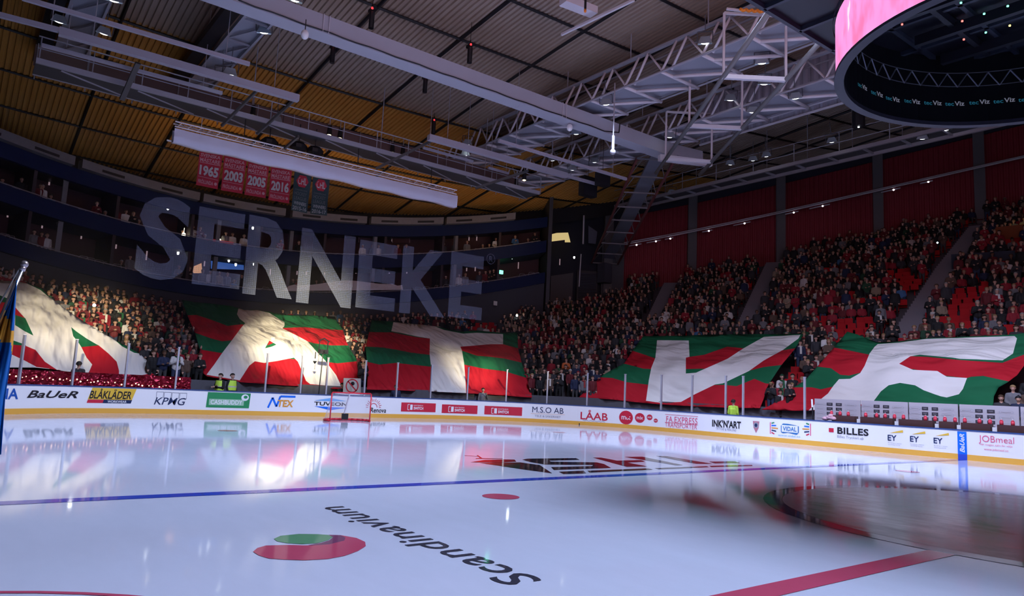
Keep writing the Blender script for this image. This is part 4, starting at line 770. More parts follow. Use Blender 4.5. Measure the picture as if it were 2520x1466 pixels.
for y in np.arange(-7.4, 7.5, .42): mb.tube((-30.35, y, 12.72), (-30.35, y + .2, 12.95), .014, 4); mb.tube((-30.35, y + .2, 12.95), (-30.75, y + .42, 12.95), .014, 4)
mb.build('rail', mat('rail_white', (.72, .68, .72), .4), ca)
for y in (-4.4, 1.5, 6.0): mb = MB(); mb.tube((-30.55, y, 12.95), (-30.6, y, 14.0), .025, 5); mb.build('hanger', BLACK, ca)
NETM = bpy.data.materials.new('gauze_letter'); NETM.use_nodes = True; nt = NETM.node_tree; nt.nodes.remove(nt.nodes['Principled BSDF'])
tr = nt.nodes.new('ShaderNodeBsdfTransparent'); df = nt.nodes.new('ShaderNodeBsdfDiffuse'); df.inputs[0].default_value = (.42, .48, .68, 1); tl = nt.nodes.new('ShaderNodeBsdfTranslucent'); tl.inputs[0].default_value = (.36, .40, .56, 1)
ms0 = nt.nodes.new('ShaderNodeMixShader'); ms0.inputs[0].default_value = .3; ms = nt.nodes.new('ShaderNodeMixShader'); ck = nt.nodes.new('ShaderNodeTexBrick'); ck.offset = 0; ck.inputs['Scale'].default_value = 1; ck.inputs['Mortar Size'].default_value = .018; ck.inputs['Brick Width'].default_value = .09; ck.inputs['Row Height'].default_value = .09
ck.inputs['Color1'].default_value = (.27, .27, .27, 1); ck.inputs['Color2'].default_value = (.27, .27, .27, 1); ck.inputs['Mortar'].default_value = (.16, .16, .16, 1)
tc = nt.nodes.new('ShaderNodeTexCoord'); mp = nt.nodes.new('ShaderNodeMapping'); mp.inputs['Rotation'].default_value = (0, PI / 2, 0)
sx = nt.nodes.new('ShaderNodeSeparateXYZ'); cb = nt.nodes.new('ShaderNodeCombineXYZ'); nt.links.new(tc.outputs['Object'], sx.inputs[0]); nt.links.new(sx.outputs[1], cb.inputs[0]); nt.links.new(sx.outputs[2], cb.inputs[1]); nt.links.new(cb.outputs[0], ck.inputs['Vector'])
nt.links.new(df.outputs[0], ms0.inputs[1]); nt.links.new(tl.outputs[0], ms0.inputs[2]); nt.links.new(ck.outputs['Color'], ms.inputs[0]); nt.links.new(tr.outputs[0], ms.inputs[1]); nt.links.new(ms0.outputs[0], ms.inputs[2]); nt.links.new(ms.outputs[0], nt.nodes['Material Output'].inputs[0])
CLEAR = bpy.data.materials.new('clear_net'); CLEAR.use_nodes = True; nt = CLEAR.node_tree; nt.nodes.remove(nt.nodes['Principled BSDF'])
tr = nt.nodes.new('ShaderNodeBsdfTransparent'); tr.inputs[0].default_value = (1, 1, 1, 1); df = nt.nodes.new('ShaderNodeBsdfDiffuse'); df.inputs[0].default_value = (.1, .1, .12, 1); ms = nt.nodes.new('ShaderNodeMixShader'); ms.inputs[0].default_value = .03
nt.links.new(tr.outputs[0], ms.inputs[1]); nt.links.new(df.outputs[0], ms.inputs[2]); nt.links.new(ms.outputs[0], nt.nodes['Material Output'].inputs[0])
net = thing('safety_net', (-30.35, 1, 2.86), 'see-through safety net printed with huge pale SERNEKE letters above the end boards', 'safety net')
mb = MB(); mb.quad((-30.45, -14, 2.9), (-30.45, 14, 2.9), (-30.45, 14, 12), (-30.45, -14, 12)); mb.build('netting', CLEAR, net)
for s_, (x0, x1, yt, yb) in zip('SERNEKE', ((337, 468, 482, 690), (480, 598, 516, 706), (604, 727, 537, 730), (735, 870, 570, 752), (880, 976, 596, 762), (987, 1099, 612, 776), (1106, 1189, 624, 784))):
    xm = (x0 + x1) / 2; Yl, Yr = un(x0, (yt + yb) / 2, X=-30.3)[1], un(x1, (yt + yb) / 2, X=-30.3)[1]; zt, zb = un(xm, yt, X=-30.3)[2], un(xm, yb, X=-30.3)[2]
    mb = MB(); put_text(mb, s_, lambda u, v: (-30.3, Yl + (Yr - Yl) * u, zb + (zt - zb) * v), 0, 1, 0, 1, 0, .03); mb.build('letter', NETM, net)
c = un(1208, 637, X=-30.3); r_ = .32
mb = MB(); f = lambda u, v: (-30.3, c[1] + u, c[2] + v); put_disc(mb, f, 0, 0, r_, r_, 0, 24, .84); put_text(mb, 'R', f, -.13, .14, -.17, .17, 0, .02); mb.build('registered_mark', NETM, net)

# champion banners under the roof
mb = MB(); a, b = un(410, 349, X=-36.1), un(820, 437, X=-36.1); a[2] = b[2] = (a[2] + b[2]) / 2 + .03; mb.tube(a, b, .05)
mb.tube((a + b) / 2 + (0, -3, 0), (a + b) / 2 + (0, -3, 3.), .02, 5); mb.tube((a + b) / 2 + (0, 3, 0), (a + b) / 2 + (0, 3, 3.2), .02, 5); tag(mb.build('banner_rod', WHITE), 'white rod from which the championship banners hang', 'rod')
BR = mat('banner_red', (.50, .02, .045), .7); BW = mat('banner_print', (.58, .52, .50), .7); BG = mat('banner_green', (.03, .06, .065), .7); BP = mat('banner_pink', (.62, .30, .32), .7)
def quadmap(q, X):
    P = [un(x, y, X=X) for x, y in q]
    def f(u, v, off=0.): p = P[3] * (1 - u) * (1 - v) + P[2] * u * (1 - v) + P[1] * u * v + P[0] * (1 - u) * v; return p + np.array((.02 + off + .03 * math.sin(5 * v + 3 * u), 0, 0))
    return f, P
for yr, q in (('1965', ((492, 369), (548, 380), (535, 466), (482, 455))), ('2003', ((552, 382), (607, 393), (596, 477), (543, 468))), ('2005', ((611, 397), (662, 407), (653, 488), (601, 479))), ('2016', ((667, 410), (718, 418), (711, 501), (660, 492)))):
    f, P = quadmap(q, -36.1); o = thing('title_banner', (P[2] + P[3]) / 2, 'red hanging banner with the year %s' % yr, 'banner', 'red championship banners')
    mb = MB(); mb.grid([[f(u, v) for u in (0, .5, 1)] for v in np.linspace(0, 1, 8)]); mb.build('cloth', BR, o)
    g_ = lambda u, v: f(u, v, .02); mb = MB(); put_text(mb, 'SVENSKA', g_, .06, .92, .83, .93, 0, .025); put_text(mb, 'MÄSTARE', g_, .05, .93, .69, .82, 0, .025); put_rect(mb, g_, .04, .96, .655, .672, 0, 1); put_rect(mb, g_, .04, .96, .25, .262, 0, 1); mb.build('upper_print', BP, o)
    mb = MB(); put_text(mb, yr, g_, .07, .93, .30, .60, 0, .045); mb.build('year', BW, o); mb = MB(); put_text(mb, 'FRÖLUNDA', g_, .06, .76, .07, .2, 0, .02); put_disc(mb, g_, .87, .13, .07, .045, 0, 12); mb.build('club_name', BP, o)
for yr, q, wh in (('2015-16', ((725, 421), (767, 430), (755, 525), (716, 517)), 'left'), ('2016-17', ((771, 431), (811, 440), (804, 531), (763, 526)), 'right')):
    f, P = quadmap(q, -36.1); o = thing('title_banner', (P[2] + P[3]) / 2, 'dark green CHL league winners banner %s, %s of the two' % (yr, wh), 'banner', 'dark green league banners'); g_ = lambda u, v: f(u, v, .02)
    mb = MB(); mb.grid([[f(u, v) for u in (0, .5, 1)] for v in np.linspace(0, 1, 8)]); mb.build('cloth', BG, o)
    mb = MB(); put_disc(mb, g_, .5, .78, .36, .17, 0, 6); mb.build('hexagon_badge', BR, o); mb = MB(); put_text(mb, 'CHL', lambda u, v: f(u, v, .03), .24, .76, .69, .87, 0, .02); mb.build('badge_letters', BW, o)
    mb = MB(); put_text(mb, 'CHAMPIONS', g_, .1, .85, .53, .57, 0, 0); put_text(mb, 'HOCKEY', g_, .1, .85, .41, .5, 0, .0); put_text(mb, 'LEAGUE', g_, .1, .85, .29, .38, 0, 0); mb.build('league_name', mat('banner_dim', (.17, .17, .16), .7), o); mb = MB(); put_text(mb, 'WINNERS', g_, .1, .88, .16, .25, 0, .02); put_text(mb, yr, g_, .06, .92, .03, .13, 0, .02); mb.build('season', mat('banner_pale', (.36, .36, .35), .7), o)
# ================================================================ giant cloth banners carried over the heads of the crowd
def cloth_mat(n, c): 
    m = mat(n, c, .75, spec=.2); nt = m.node_tree; b = nt.nodes['Principled BSDF']; tc = nt.nodes.new('ShaderNodeTexCoord')
    mp = nt.nodes.new('ShaderNodeMapping'); mp.inputs['Scale'].default_value = (.16, .8, .3); mp.inputs['Rotation'].default_value = (.3, .2, .7)
    n1 = nt.nodes.new('ShaderNodeTexNoise'); n1.inputs['Scale'].default_value = 1.4; n1.inputs['Detail'].default_value = 2.5
    bp_ = nt.nodes.new('ShaderNodeBump'); bp_.inputs['Strength'].default_value = 1.; bp_.inputs['Distance'].default_value = .7
    nt.links.new(tc.outputs['Object'], mp.inputs[0]); nt.links.new(mp.outputs[0], n1.inputs['Vector']); nt.links.new(n1.outputs['Fac'], bp_.inputs['Height']); nt.links.new(bp_.outputs[0], b.inputs['Normal']); return m
CG = cloth_mat('cloth_green', (.012, .13, .055)); CR = cloth_mat('cloth_red', (.46, .012, .025)); CW = cloth_mat('cloth_cream', (.78, .75, .74))
def hcl(r, p):
    q = np.clip((r - rin(p)) / 2.4, 0, 1); return .62 + 1.35 * q * q * (3 - 2 * q)
def hcloth(r, p): return hcl(r, p) + .14 * np.sin(1.3 * r + 9 * p) * np.sin(23 * p + .6 * r) + .07 * np.sin(3.1 * r - 37 * p) - .16 * np.abs(np.sin(.9 * r + 26 * p + .8 * np.sin(r)))**6
BANNERS = []
def banner(name, label, outline, bands, shapes, base=None):
    xs_, ys_ = [p[0] for p in outline], [p[1] for p in outline]
    verts = []; edges = []
    def addline(P, close):
        i0 = len(verts); D = []
        for a, b in zip(P, P[1:] + ([P[0]] if close else [])):
            n = max(1, int(math.hypot(b[0] - a[0], b[1] - a[1]) / 9)); D += [(a[0] + (b[0] - a[0]) * k / n, a[1] + (b[1] - a[1]) * k / n) for k in range(n)]
        if not close: D.append(P[-1])
        verts.extend(D); m = len(D); edges.extend([(i0 + k, i0 + (k + 1) % m) for k in range(m if close else m - 1)])
    addline(list(outline), True)
    for b in bands: addline(list(b), False)
    for P, _ in shapes: addline(list(P), True)
    gx_, gy_ = np.meshgrid(np.arange(min(xs_), max(xs_), 10), np.arange(min(ys_), max(ys_), 10)); gp = np.stack([gx_.ravel() + 5 * ((gy_.ravel() // 10) % 2), gy_.ravel()], -1); gp = gp[inpoly(gp, outline)]
    verts.extend([tuple(p) for p in gp])
    V2, E2, F2, *_ = geometry.delaunay_2d_cdt([Vector(v) for v in verts], edges, [], 0, 1e-4)
    V2 = np.array([tuple(v) for v in V2]); F2 = [tuple(f) for f in F2]; C = np.array([V2[list(f)].mean(0) for f in F2]); keep = inpoly(C, outline)
    if base is None:
        idx = np.zeros(len(C), int)
        for b in bands: idx += C[:, 1] > np.interp(C[:, 0], [p[0] for p in b], [p[1] for p in b])
        m = idx % 2
    else: m = np.full(len(C), base)
    for P, mi in shapes: m = np.where(inpoly(C, P), mi, m)
    P3 = surf(V2, hcloth); mb = MB(); mb.add(P3, [F2[i][::-1] for i in range(len(F2)) if keep[i]], [m[i] for i in range(len(F2)) if keep[i]])
    o = mb.build(name, [CG, CR, CW], None, True); tag(o, label, 'banner', 'giant striped banners over the crowd'); BANNERS.append(outline)
    md = o.modifiers.new('thickness', 'SOLIDIFY'); md.thickness = .02; md.offset = 0
    return o
banner('crowd_banner', 'giant striped crowd banner with a cream letter A wearing an animal head, behind the goal',
    [(447, 738), (478, 743), (520, 747), (570, 753), (587, 758), (601, 763), (625, 762), (662, 767), (703, 775), (753, 775), (824, 779), (833, 795), (844, 812), (853, 842), (865, 865), (877, 883), (881, 916), (882, 948), (878, 960), (841, 957), (782, 954), (750, 950), (700, 948), (593, 940), (573, 936), (510, 926), (500, 918), (497, 890), (492, 860), (480, 820), (462, 777)],
    [[(440, 772), (460, 776), (483, 775), (520, 787), (560, 802), (593, 798), (697, 807), (750, 805), (800, 810), (838, 812), (860, 812)], [(470, 818), (483, 820), (520, 833), (547, 840), (573, 837), (752, 839), (774, 845), (815, 850), (856, 850), (870, 850)], [(480, 858), (492, 860), (540, 868), (805, 891), (831, 894), (877, 889), (890, 888)]],
    [([(587, 759), (583, 773), (590, 785), (603, 795), (593, 807), (567, 842), (547, 868), (527, 897), (508, 922), (590, 936), (613, 900), (627, 889), (650, 893), (683, 888), (723, 880), (733, 890), (743, 913), (753, 937), (763, 945), (841, 952), (827, 923), (800, 887), (777, 863), (757, 840), (733, 827), (695, 808), (700, 802), (700, 793), (683, 783), (663, 770), (633, 763), (617, 764)], 2), ([(663, 838), (680, 848), (669, 853), (652, 857)], 0), ([(663, 838), (672, 844), (658, 850)], 1)])
banner('crowd_banner', 'giant cream, red and green crowd banner at the left frame edge behind the flag',
    [(-30, 690), (0, 691), (33, 692), (60, 696), (90, 705), (103, 711), (123, 731), (160, 760), (200, 787), (233, 808), (283, 837), (320, 857), (343, 870), (370, 893), (393, 917), (372, 924), (350, 928), (300, 928), (230, 918), (167, 914), (130, 908), (87, 904), (27, 904), (-30, 905)], [],
    [([(58, 694), (90, 704), (104, 710), (124, 731), (116, 728), (100, 714), (88, 708)], 0), ([(283, 837), (320, 857), (343, 870), (330, 868), (300, 852)], 0), ([(-30, 715), (0, 727), (15, 733), (30, 743), (15, 745), (-30, 740)], 0), ([(-30, 740), (15, 745), (38, 757), (52, 773), (62, 784), (37, 775), (-30, 772)], 1), ([(37, 775), (62, 783), (70, 800), (82, 826), (60, 815), (37, 800)], 0),
     ([(175, 805), (187, 815), (213, 833), (237, 847), (243, 850), (200, 854), (193, 843), (180, 827)], 0), ([(200, 854), (243, 850), (267, 870), (287, 890), (293, 913), (292, 928), (218, 917), (227, 897), (213, 880)], 1), ([(33, 838), (62, 848), (64, 852), (30, 849), (-30, 838)], 0), ([(-30, 840), (30, 848), (63, 851), (87, 861), (110, 890), (140, 910), (165, 913), (90, 903), (60, 887), (30, 873), (-30, 862)], 1), ([(300, 924), (350, 923), (392, 915), (372, 926), (350, 930), (300, 932)], 1)], base=2)
banner('crowd_banner', 'giant striped crowd banner with a cream letter T, right of the goal',
    [(915, 788), (967, 791), (990, 795), (1040, 799), (1073, 803), (1107, 811), (1133, 816), (1173, 813), (1237, 819), (1273, 818), (1275, 857), (1283, 890), (1295, 927), (1308, 965), (1309, 978), (1240, 973), (1146, 967), (1062, 963), (980, 960), (903, 958), (905, 920), (902, 880), (900, 857), (908, 817)],
    [[(890, 816), (908, 817), (967, 818), (990, 823), (1027, 830), (1058, 833), (1133, 852), (1173, 850), (1207, 847), (1238, 847), (1275, 857), (1290, 860)], [(890, 853), (903, 853), (940, 855), (973, 860), (1013, 868), (1057, 873), (1137, 863), (1173, 875), (1207, 878), (1240, 882), (1283, 892), (1300, 893)], [(890, 890), (903, 890), (933, 897), (973, 893), (1013, 897), (1058, 902), (1142, 897), (1190, 907), (1240, 913), (1297, 930), (1315, 932)]],
    [([(968, 793), (1057, 798), (1093, 812), (1140, 821), (1173, 819), (1238, 822), (1238, 847), (1207, 847), (1173, 850), (1133, 853), (1137, 863), (1142, 893), (1145, 930), (1147, 967), (1062, 963), (1062, 913), (1057, 870), (1058, 833), (1027, 828), (990, 820), (963, 815)], 2)])
banner('crowd_banner', 'giant striped crowd banner with a cream letter K, on the far stand',
    [(1583, 827), (1617, 827), (1680, 826), (1747, 823), (1880, 822), (1977, 822), (1957, 857), (1923, 898), (1893, 943), (1887, 955), (1880, 980), (1870, 1004), (1790, 1003), (1680, 998), (1592, 992), (1500, 982), (1425, 977), (1447, 957), (1483, 923), (1537, 893), (1557, 863)],
    [[(1540, 860), (1557, 863), (1587, 873), (1613, 882), (1697, 878), (1733, 873), (1790, 853), (1830, 857), (1927, 862), (1957, 857), (1975, 855)], [(1520, 893), (1537, 895), (1557, 900), (1583, 907), (1603, 908), (1690, 908), (1730, 907), (1843, 912), (1880, 903), (1923, 898), (1940, 897)], [(1460, 926), (1473, 928), (1507, 930), (1540, 940), (1600, 947), (1700, 948), (1780, 947), (1813, 950), (1857, 932), (1883, 943), (1900, 945)]],
    [([(1617, 837), (1695, 838), (1697, 878), (1688, 880), (1688, 919), (1713, 917), (1790, 883), (1830, 857), (1880, 829), (1970, 824), (1965, 833), (1927, 861), (1880, 887), (1843, 913), (1780, 943), (1760, 946), (1710, 970), (1676, 989), (1625, 991), (1590, 986), (1597, 935), (1603, 905), (1613, 880)], 2)])
banner('crowd_banner', 'giant striped crowd banner with a broad cream zigzag letter, rightmost over the team benches',
    [(2085, 816), (2110, 823), (2140, 836), (2160, 842), (2213, 840), (2280, 832), (2347, 830), (2497, 823), (2550, 815), (2550, 868), (2520, 900), (2503, 923), (2480, 940), (2457, 953), (2446, 975), (2444, 1003), (2300, 996), (2150, 996), (2000, 1010), (1940, 1010), (1873, 1008), (1900, 995), (1947, 957), (1980, 937), (2013, 900), (2057, 850)],
    [[(2040, 852), (2053, 855), (2087, 862), (2140, 873), (2243, 877), (2280, 878), (2363, 886), (2467, 893), (2500, 880), (2520, 873), (2560, 866)], [(1990, 900), (2011, 902), (2045, 906), (2068, 922), (2090, 924), (2117, 917), (2247, 908), (2330, 925), (2380, 930), (2390, 927), (2420, 925), (2480, 938), (2500, 942), (2560, 945)], [(1940, 953), (1960, 953), (1998, 953), (2020, 958), (2047, 952), (2120, 990), (2140, 1050), (2560, 1050)]],
    [([(2160, 847), (2213, 843), (2280, 834), (2347, 832), (2497, 827), (2503, 833), (2493, 870), (2467, 887), (2363, 883), (2343, 880), (2263, 873), (2240, 877), (2213, 895), (2247, 910), (2307, 913), (2330, 927), (2380, 930), (2370, 957), (2360, 970), (2330, 978), (2315, 975), (2300, 970), (2273, 960), (2252, 948), (2215, 942), (2187, 948), (2168, 963), (2148, 990), (2100, 998), (2040, 1004), (1990, 1010), (2010, 990), (2038, 968), (2052, 948), (2065, 933), (2092, 932), (2117, 918), (2128, 900), (2140, 870), (2153, 853)], 2)])
# ================================================================ people: one continuous skin, grown from tapered limbs
def capsule(bm, p, q, r0, r1, sy=1.):
    p, q = Vector(p), Vector(q)
    for c, r in ((p, r0), (q, r1)):
        bmesh.ops.create_uvsphere(bm, u_segments=10, v_segments=6, radius=r, matrix=Matrix.Translation(c))
    d = q - p; L = d.length
    if L > 1e-4:
        bmesh.ops.create_cone(bm, cap_ends=True, segments=10, radius1=r0, radius2=r1, depth=L, matrix=Matrix.Translation((p + q) / 2) @ d.to_track_quat('Z', 'Y').to_matrix().to_4x4())
def skeleton(pose, fingers=False):
    S = []; sit = pose == 'sit'; dz = -.42 if sit else 0.
    z = lambda h: h + dz
    def add(p, q, a, b, l): S.append((p, q, a, b, l))
    for s in (-1, 1):
        if sit:
            add((s * .1, 0, z(.94)), (s * .13, -.43, .52), .095, .07, 2); add((s * .13, -.43, .52), (s * .13, -.4, .1), .065, .05, 2); add((s * .13, -.4, .05), (s * .14, -.56, .04), .05, .04, 3)
        else:
            add((s * .1, 0, .94), (s * .11, -.01, .5), .10, .068, 2); add((s * .11, -.01, .5), (s * .12, .02, .1), .066, .05, 2); add((s * .12, .03, .05), (s * .14, -.15, .04), .05, .04, 3)
        add((s * .06, 0, z(.98)), (s * .08, 0, z(1.3)), .135, .135, 1); add((s * .05, 0, z(1.42)), (s * .185, .01, z(1.41)), .085, .08, 1)
    A = {'down': ((.25, .03, 1.14), (.24, -.08, .9)), 'clap': ((.27, -.06, 1.14), (.04, -.30, 1.25)), 'up': ((.30, -.10, 1.52), (.24, -.22, 1.80)), 'fold': ((.27, -.04, 1.12), (-.06, -.20, 1.14)), 'phone': ((.27, -.08, 1.16), (.10, -.36, 1.42)), 'sit': ((.26, -.04, 1.14), (.10, -.26, .98))}
    for s in (-1, 1):
        k = pose if not (pose == 'phone' and s < 0) else 'down'; e, h = A[k]
        if pose == 'fold' and s < 0: h = (h[0], h[1] - .03, h[2] + .06)
        e = (s * e[0], e[1], z(e[2])); h = (s * h[0], h[1], z(h[2]))
        add((s * .2, .01, z(1.40)), e, .07, .055, 1); add(e, h, .055, .042, 1)
        hv = Vector(h); dv = (hv - Vector(e)).normalized(); add(h, tuple(hv + dv * .07), .042, .036, 0)
        sd = dv.cross(Vector((0, 1, 0))); sd = sd.normalized() if sd.length > .1 else Vector((1, 0, 0))
        for i in range(4 if fingers else 2):
            o = (i - (1.5 if fingers else .5)) * (.02 if fingers else .03); a = hv + dv * .075 + sd * o; m = a + dv * .05 + Vector((0, -.012, 0)); add(tuple(a), tuple(m), .0115 if fingers else .017, .0105 if fingers else .015, 0); add(tuple(m), tuple(m + dv * (.035 + .006 * (i in (1, 2))) + Vector((0, -.02, -.006))), .0105 if fingers else .015, .009 if fingers else .013, 0)
        add(tuple(hv + dv * .02 - sd * s * .035), tuple(hv + dv * .06 - sd * s * .06 + Vector((0, -.02, 0))), .015, .011, 0)
    add((0, .01, z(1.44)), (0, .0, z(1.56)), .056, .055, 0)
    add((0, .005, z(1.66)), (0, .012, z(1.69)), .086, .092, 0); add((0, -.025, z(1.60)), (0, -.035, z(1.63)), .06, .066, 0); add((0, -.075, z(1.665)), (0, -.112, z(1.638)), .013, .019, 0)
    for s in (-1, 1): add((s * .088, .01, z(1.65)), (s * .094, .018, z(1.68)), .016, .02, 0)
    add((-.02, -.088, z(1.602)), (.02, -.088, z(1.602)), .011, .011, 0)
    for s in (-1, 1): add((s * .018, -.078, z(1.695)), (s * .05, -.072, z(1.695)), .014, .012, 0)
    return S
def body(pose, voxel, fingers=False, decim=None):
    S = skeleton(pose, fingers); bm = bmesh.new()
    for p, q, a, b, l in S: capsule(bm, p, q, a, b)
    me = bpy.data.meshes.new('person_body'); bm.to_mesh(me); bm.free(); ob = bpy.data.objects.new('b', me); COL.objects.link(ob)
    m = ob.modifiers.new('r', 'REMESH'); m.mode = 'VOXEL'; m.voxel_size = voxel
    if decim: m = ob.modifiers.new('d', 'DECIMATE'); m.ratio = decim
    out = bpy.data.meshes.new_from_object(ob.evaluated_get(bpy.context.evaluated_depsgraph_get())); bpy.data.objects.remove(ob); bpy.data.meshes.remove(me)
    V = np.array([tuple(v.co) for v in out.vertices]); C = np.array([V[list(p.vertices)].mean(0) for p in out.polygons]); D = np.full(len(C), 9.); L = np.zeros(len(C), int)
    for p, q, a, b, l in S:
        p, q = np.array(p), np.array(q); d = q - p; t = np.clip(((C - p) @ d) / (d @ d + 1e-9), 0, 1); e = np.linalg.norm(C - p - t[:, None] * d, axis=1) - (a + (b - a) * t); k = e < D; D[k] = e[k]; L[k] = l
    out.polygons.foreach_set('material_index', L.tolist()); out.polygons.foreach_set('use_smooth', [True] * len(L)); out.update(); return out, V, [tuple(p.vertices) for p in out.polygons], L
def hair_mesh(kind, dz=0.):
    bm = bmesh.new(); bmesh.ops.create_uvsphere(bm, u_segments=14, v_segments=10, radius=1)
    for v in bm.verts:
        c = v.co; c.x *= .114; c.y *= .122; c.z *= .122
        if kind == 'long' and c.y > -.03 and c.z < 0: c.z *= 1.9
    dl = [v for v in bm.verts if (v.co.z < (.036 if kind != 'hat' else .022) and v.co.y < -.045) or (v.co.z < -.01 and v.co.y < .0) or v.co.z < (-.05 if kind != 'long' else -.23)]
    bmesh.ops.delete(bm, geom=dl, context='VERTS')
    if kind == 'hat': bmesh.ops.create_uvsphere(bm, u_segments=8, v_segments=5, radius=.028, matrix=Matrix.Translation((0, .01, .12)))
    for v in bm.verts: v.co += Vector((0, .012, 1.682 + dz))
    me = bpy.data.meshes.new('hair'); bm.to_mesh(me); bm.free(); me.polygons.foreach_set('use_smooth', [True] * len(me.polygons)); return me
def scarf_mesh(dz=0.):
    mb = MB(); n = 12; P = [(.095 * math.cos(2 * PI * k / n), .085 * math.sin(2 * PI * k / n), 1.475 + dz) for k in range(n + 1)]; mb.path(P, .04, 6); mb.bar((.05, -.12, 1.46 + dz), (.06, -.17, 1.08 + dz), .1, .03, 0, (0, 1, 0))
    me = bpy.data.meshes.new('scarf'); me.from_pydata(mb.v, [], mb.f); return me
POSES = ['down', 'clap', 'up', 'fold', 'phone', 'sit']
FULL = {p: body(p, .026) for p in POSES}; LOW = {p: body(p, .04, decim=.16) for p in POSES}
SKINS = [mat('skin_light', (.52, .30, .23), .6), mat('skin_tan', (.40, .22, .16), .6), mat('skin_brown', (.16, .08, .05), .6)]
HAIRS = [mat('hair_dark', (.02, .014, .01), .7), mat('hair_brown', (.07, .035, .018), .7), mat('hair_blond', (.32, .2, .09), .7), mat('hair_grey', (.28, .27, .26), .7)]
TOPS = [('black jacket', (.009, .009, .012), 40), ('charcoal coat', (.03, .03, .038), 16), ('red jersey', (.26, .010, .024), 13), ('dark red shirt', (.12, .010, .016), 12), ('navy jacket', (.012, .02, .06), 8), ('green shirt', (.014, .06, .03), 3), ('white shirt', (.62, .60, .60), 3.5), ('grey sweater', (.16, .16, .18), 7), ('brown coat', (.10, .06, .045), 5), ('blue shirt', (.05, .15, .34), 1.2), ('orange jacket', (.62, .16, .05), .5), ('beige coat', (.28, .22, .16), 2)]
TM = [mat(n.replace(' ', '_'), c, .75) for n, c, w in TOPS]; TWT = np.array([w for *_, w in TOPS], float); TWT /= TWT.sum()
LEGS = [mat('trousers_black', (.012, .012, .014), .8), mat('jeans_blue', (.025, .04, .09), .8), mat('trousers_grey', (.05, .05, .055), .8)]; SHOE = mat('shoes', (.015, .012, .01), .6)
HAIRM = {(k, s): hair_mesh(k, -.42 if s else 0) for k in ('short', 'long', 'hat') for s in (0, 1)}; SCARF = {s: scarf_mesh(-.42 if s else 0) for s in (0, 1)}
SCM = [mat('scarf_red_green', (.3, .03, .03), .8), mat('scarf_green', (.02, .12, .05), .8), mat('scarf_white', (.6, .58, .56), .8)]
HATM = [BLACK, TM[2], mat('hat_white', (.5, .5, .5), .8), TM[5]]
PROTO = {}
def person(pose, loc, rot, top, skin, legs, hair, hairm, scarf, label, group, scale=1., holds=None):
    if pose not in PROTO:
        me = FULL[pose][0]
        for m in (SKINS[0], TM[0], LEGS[0], SHOE): me.materials.append(m)
        b = bpy.data.objects.new('person', me); PROTO[pose] = b
    b = PROTO[pose].copy(); COL.objects.link(b); b.name = 'person'
    b.location = loc; b.rotation_euler = (0, 0, rot); b.scale = (scale,) * 3
    for i, m in enumerate((skin, top, legs, SHOE)): b.material_slots[i].link = 'OBJECT'; b.material_slots[i].material = m
    s = 1 if pose == 'sit' else 0
    h = bpy.data.objects.new('hat' if hair == 'hat' else 'hair', HAIRM[(hair, s)]); COL.objects.link(h); h.parent = b
    if not h.data.materials: h.data.materials.append(HAIRS[0])
    h.material_slots[0].link = 'OBJECT'; h.material_slots[0].material = hairm
    if scarf is not None:
        c = bpy.data.objects.new('scarf', SCARF[s]); COL.objects.link(c); c.parent = b
        if not c.data.materials: c.data.materials.append(SCM[0])
        c.material_slots[0].link = 'OBJECT'; c.material_slots[0].material = scarf
    tag(b, label, 'person', group); return b

# --- standing places on the terrace
cand = []
for k in range(40):
    phs = np.arange(-25, 84, .05) * D2R; r = rin(phs) + ROW * k + .42; ok = r < rmax(phs) - .35
    x, y = -r * np.cos(phs), r * np.sin(phs); s = np.concatenate([[0], np.cumsum(np.hypot(np.diff(x), np.diff(y)))]); n = int(s[-1] / .53)
    pp = np.interp(np.arange(n) * .53 + rng.uniform(0, .5), s, phs) + rng.normal(0, .0012, n)
    rr = np.interp(pp, phs, r); o = np.interp(pp, phs, ok.astype(float)) > .99
    z = zfl(rin(pp) + ROW * k + .3, pp); cand.append(np.stack([rr, pp, z, np.full(n, k)], 1)[o])
cand = np.concatenate(cand); Pw = np.stack([-cand[:, 0] * np.cos(cand[:, 1]), cand[:, 0] * np.sin(cand[:, 1]), cand[:, 2]], 1)
HD = proj(Pw + (0, 0, 1.5)); FT = proj(Pw + (0, 0, .3))
vis = (HD[:, 0] > -30) & (HD[:, 0] < 2550)
hid = np.zeros(len(cand), bool)
for P in BANNERS: hid |= inpoly(HD, P)
free = np.zeros(len(cand), bool)
for A, B in AISLES:
    d = (B - A)[:2]; L = np.hypot(*d); d = d / L; q = Pw[:, :2] - A[:2]; t = q @ d; e = np.abs(q[:, 0] * -d[1] + q[:, 1] * d[0]); free |= (t > -.4) & (t < L + .4) & (e < .9)
free |= (np.degrees(cand[:, 1]) > 29.2) & (np.degrees(cand[:, 1]) < 38.6) & (cand[:, 0] > 47.6)
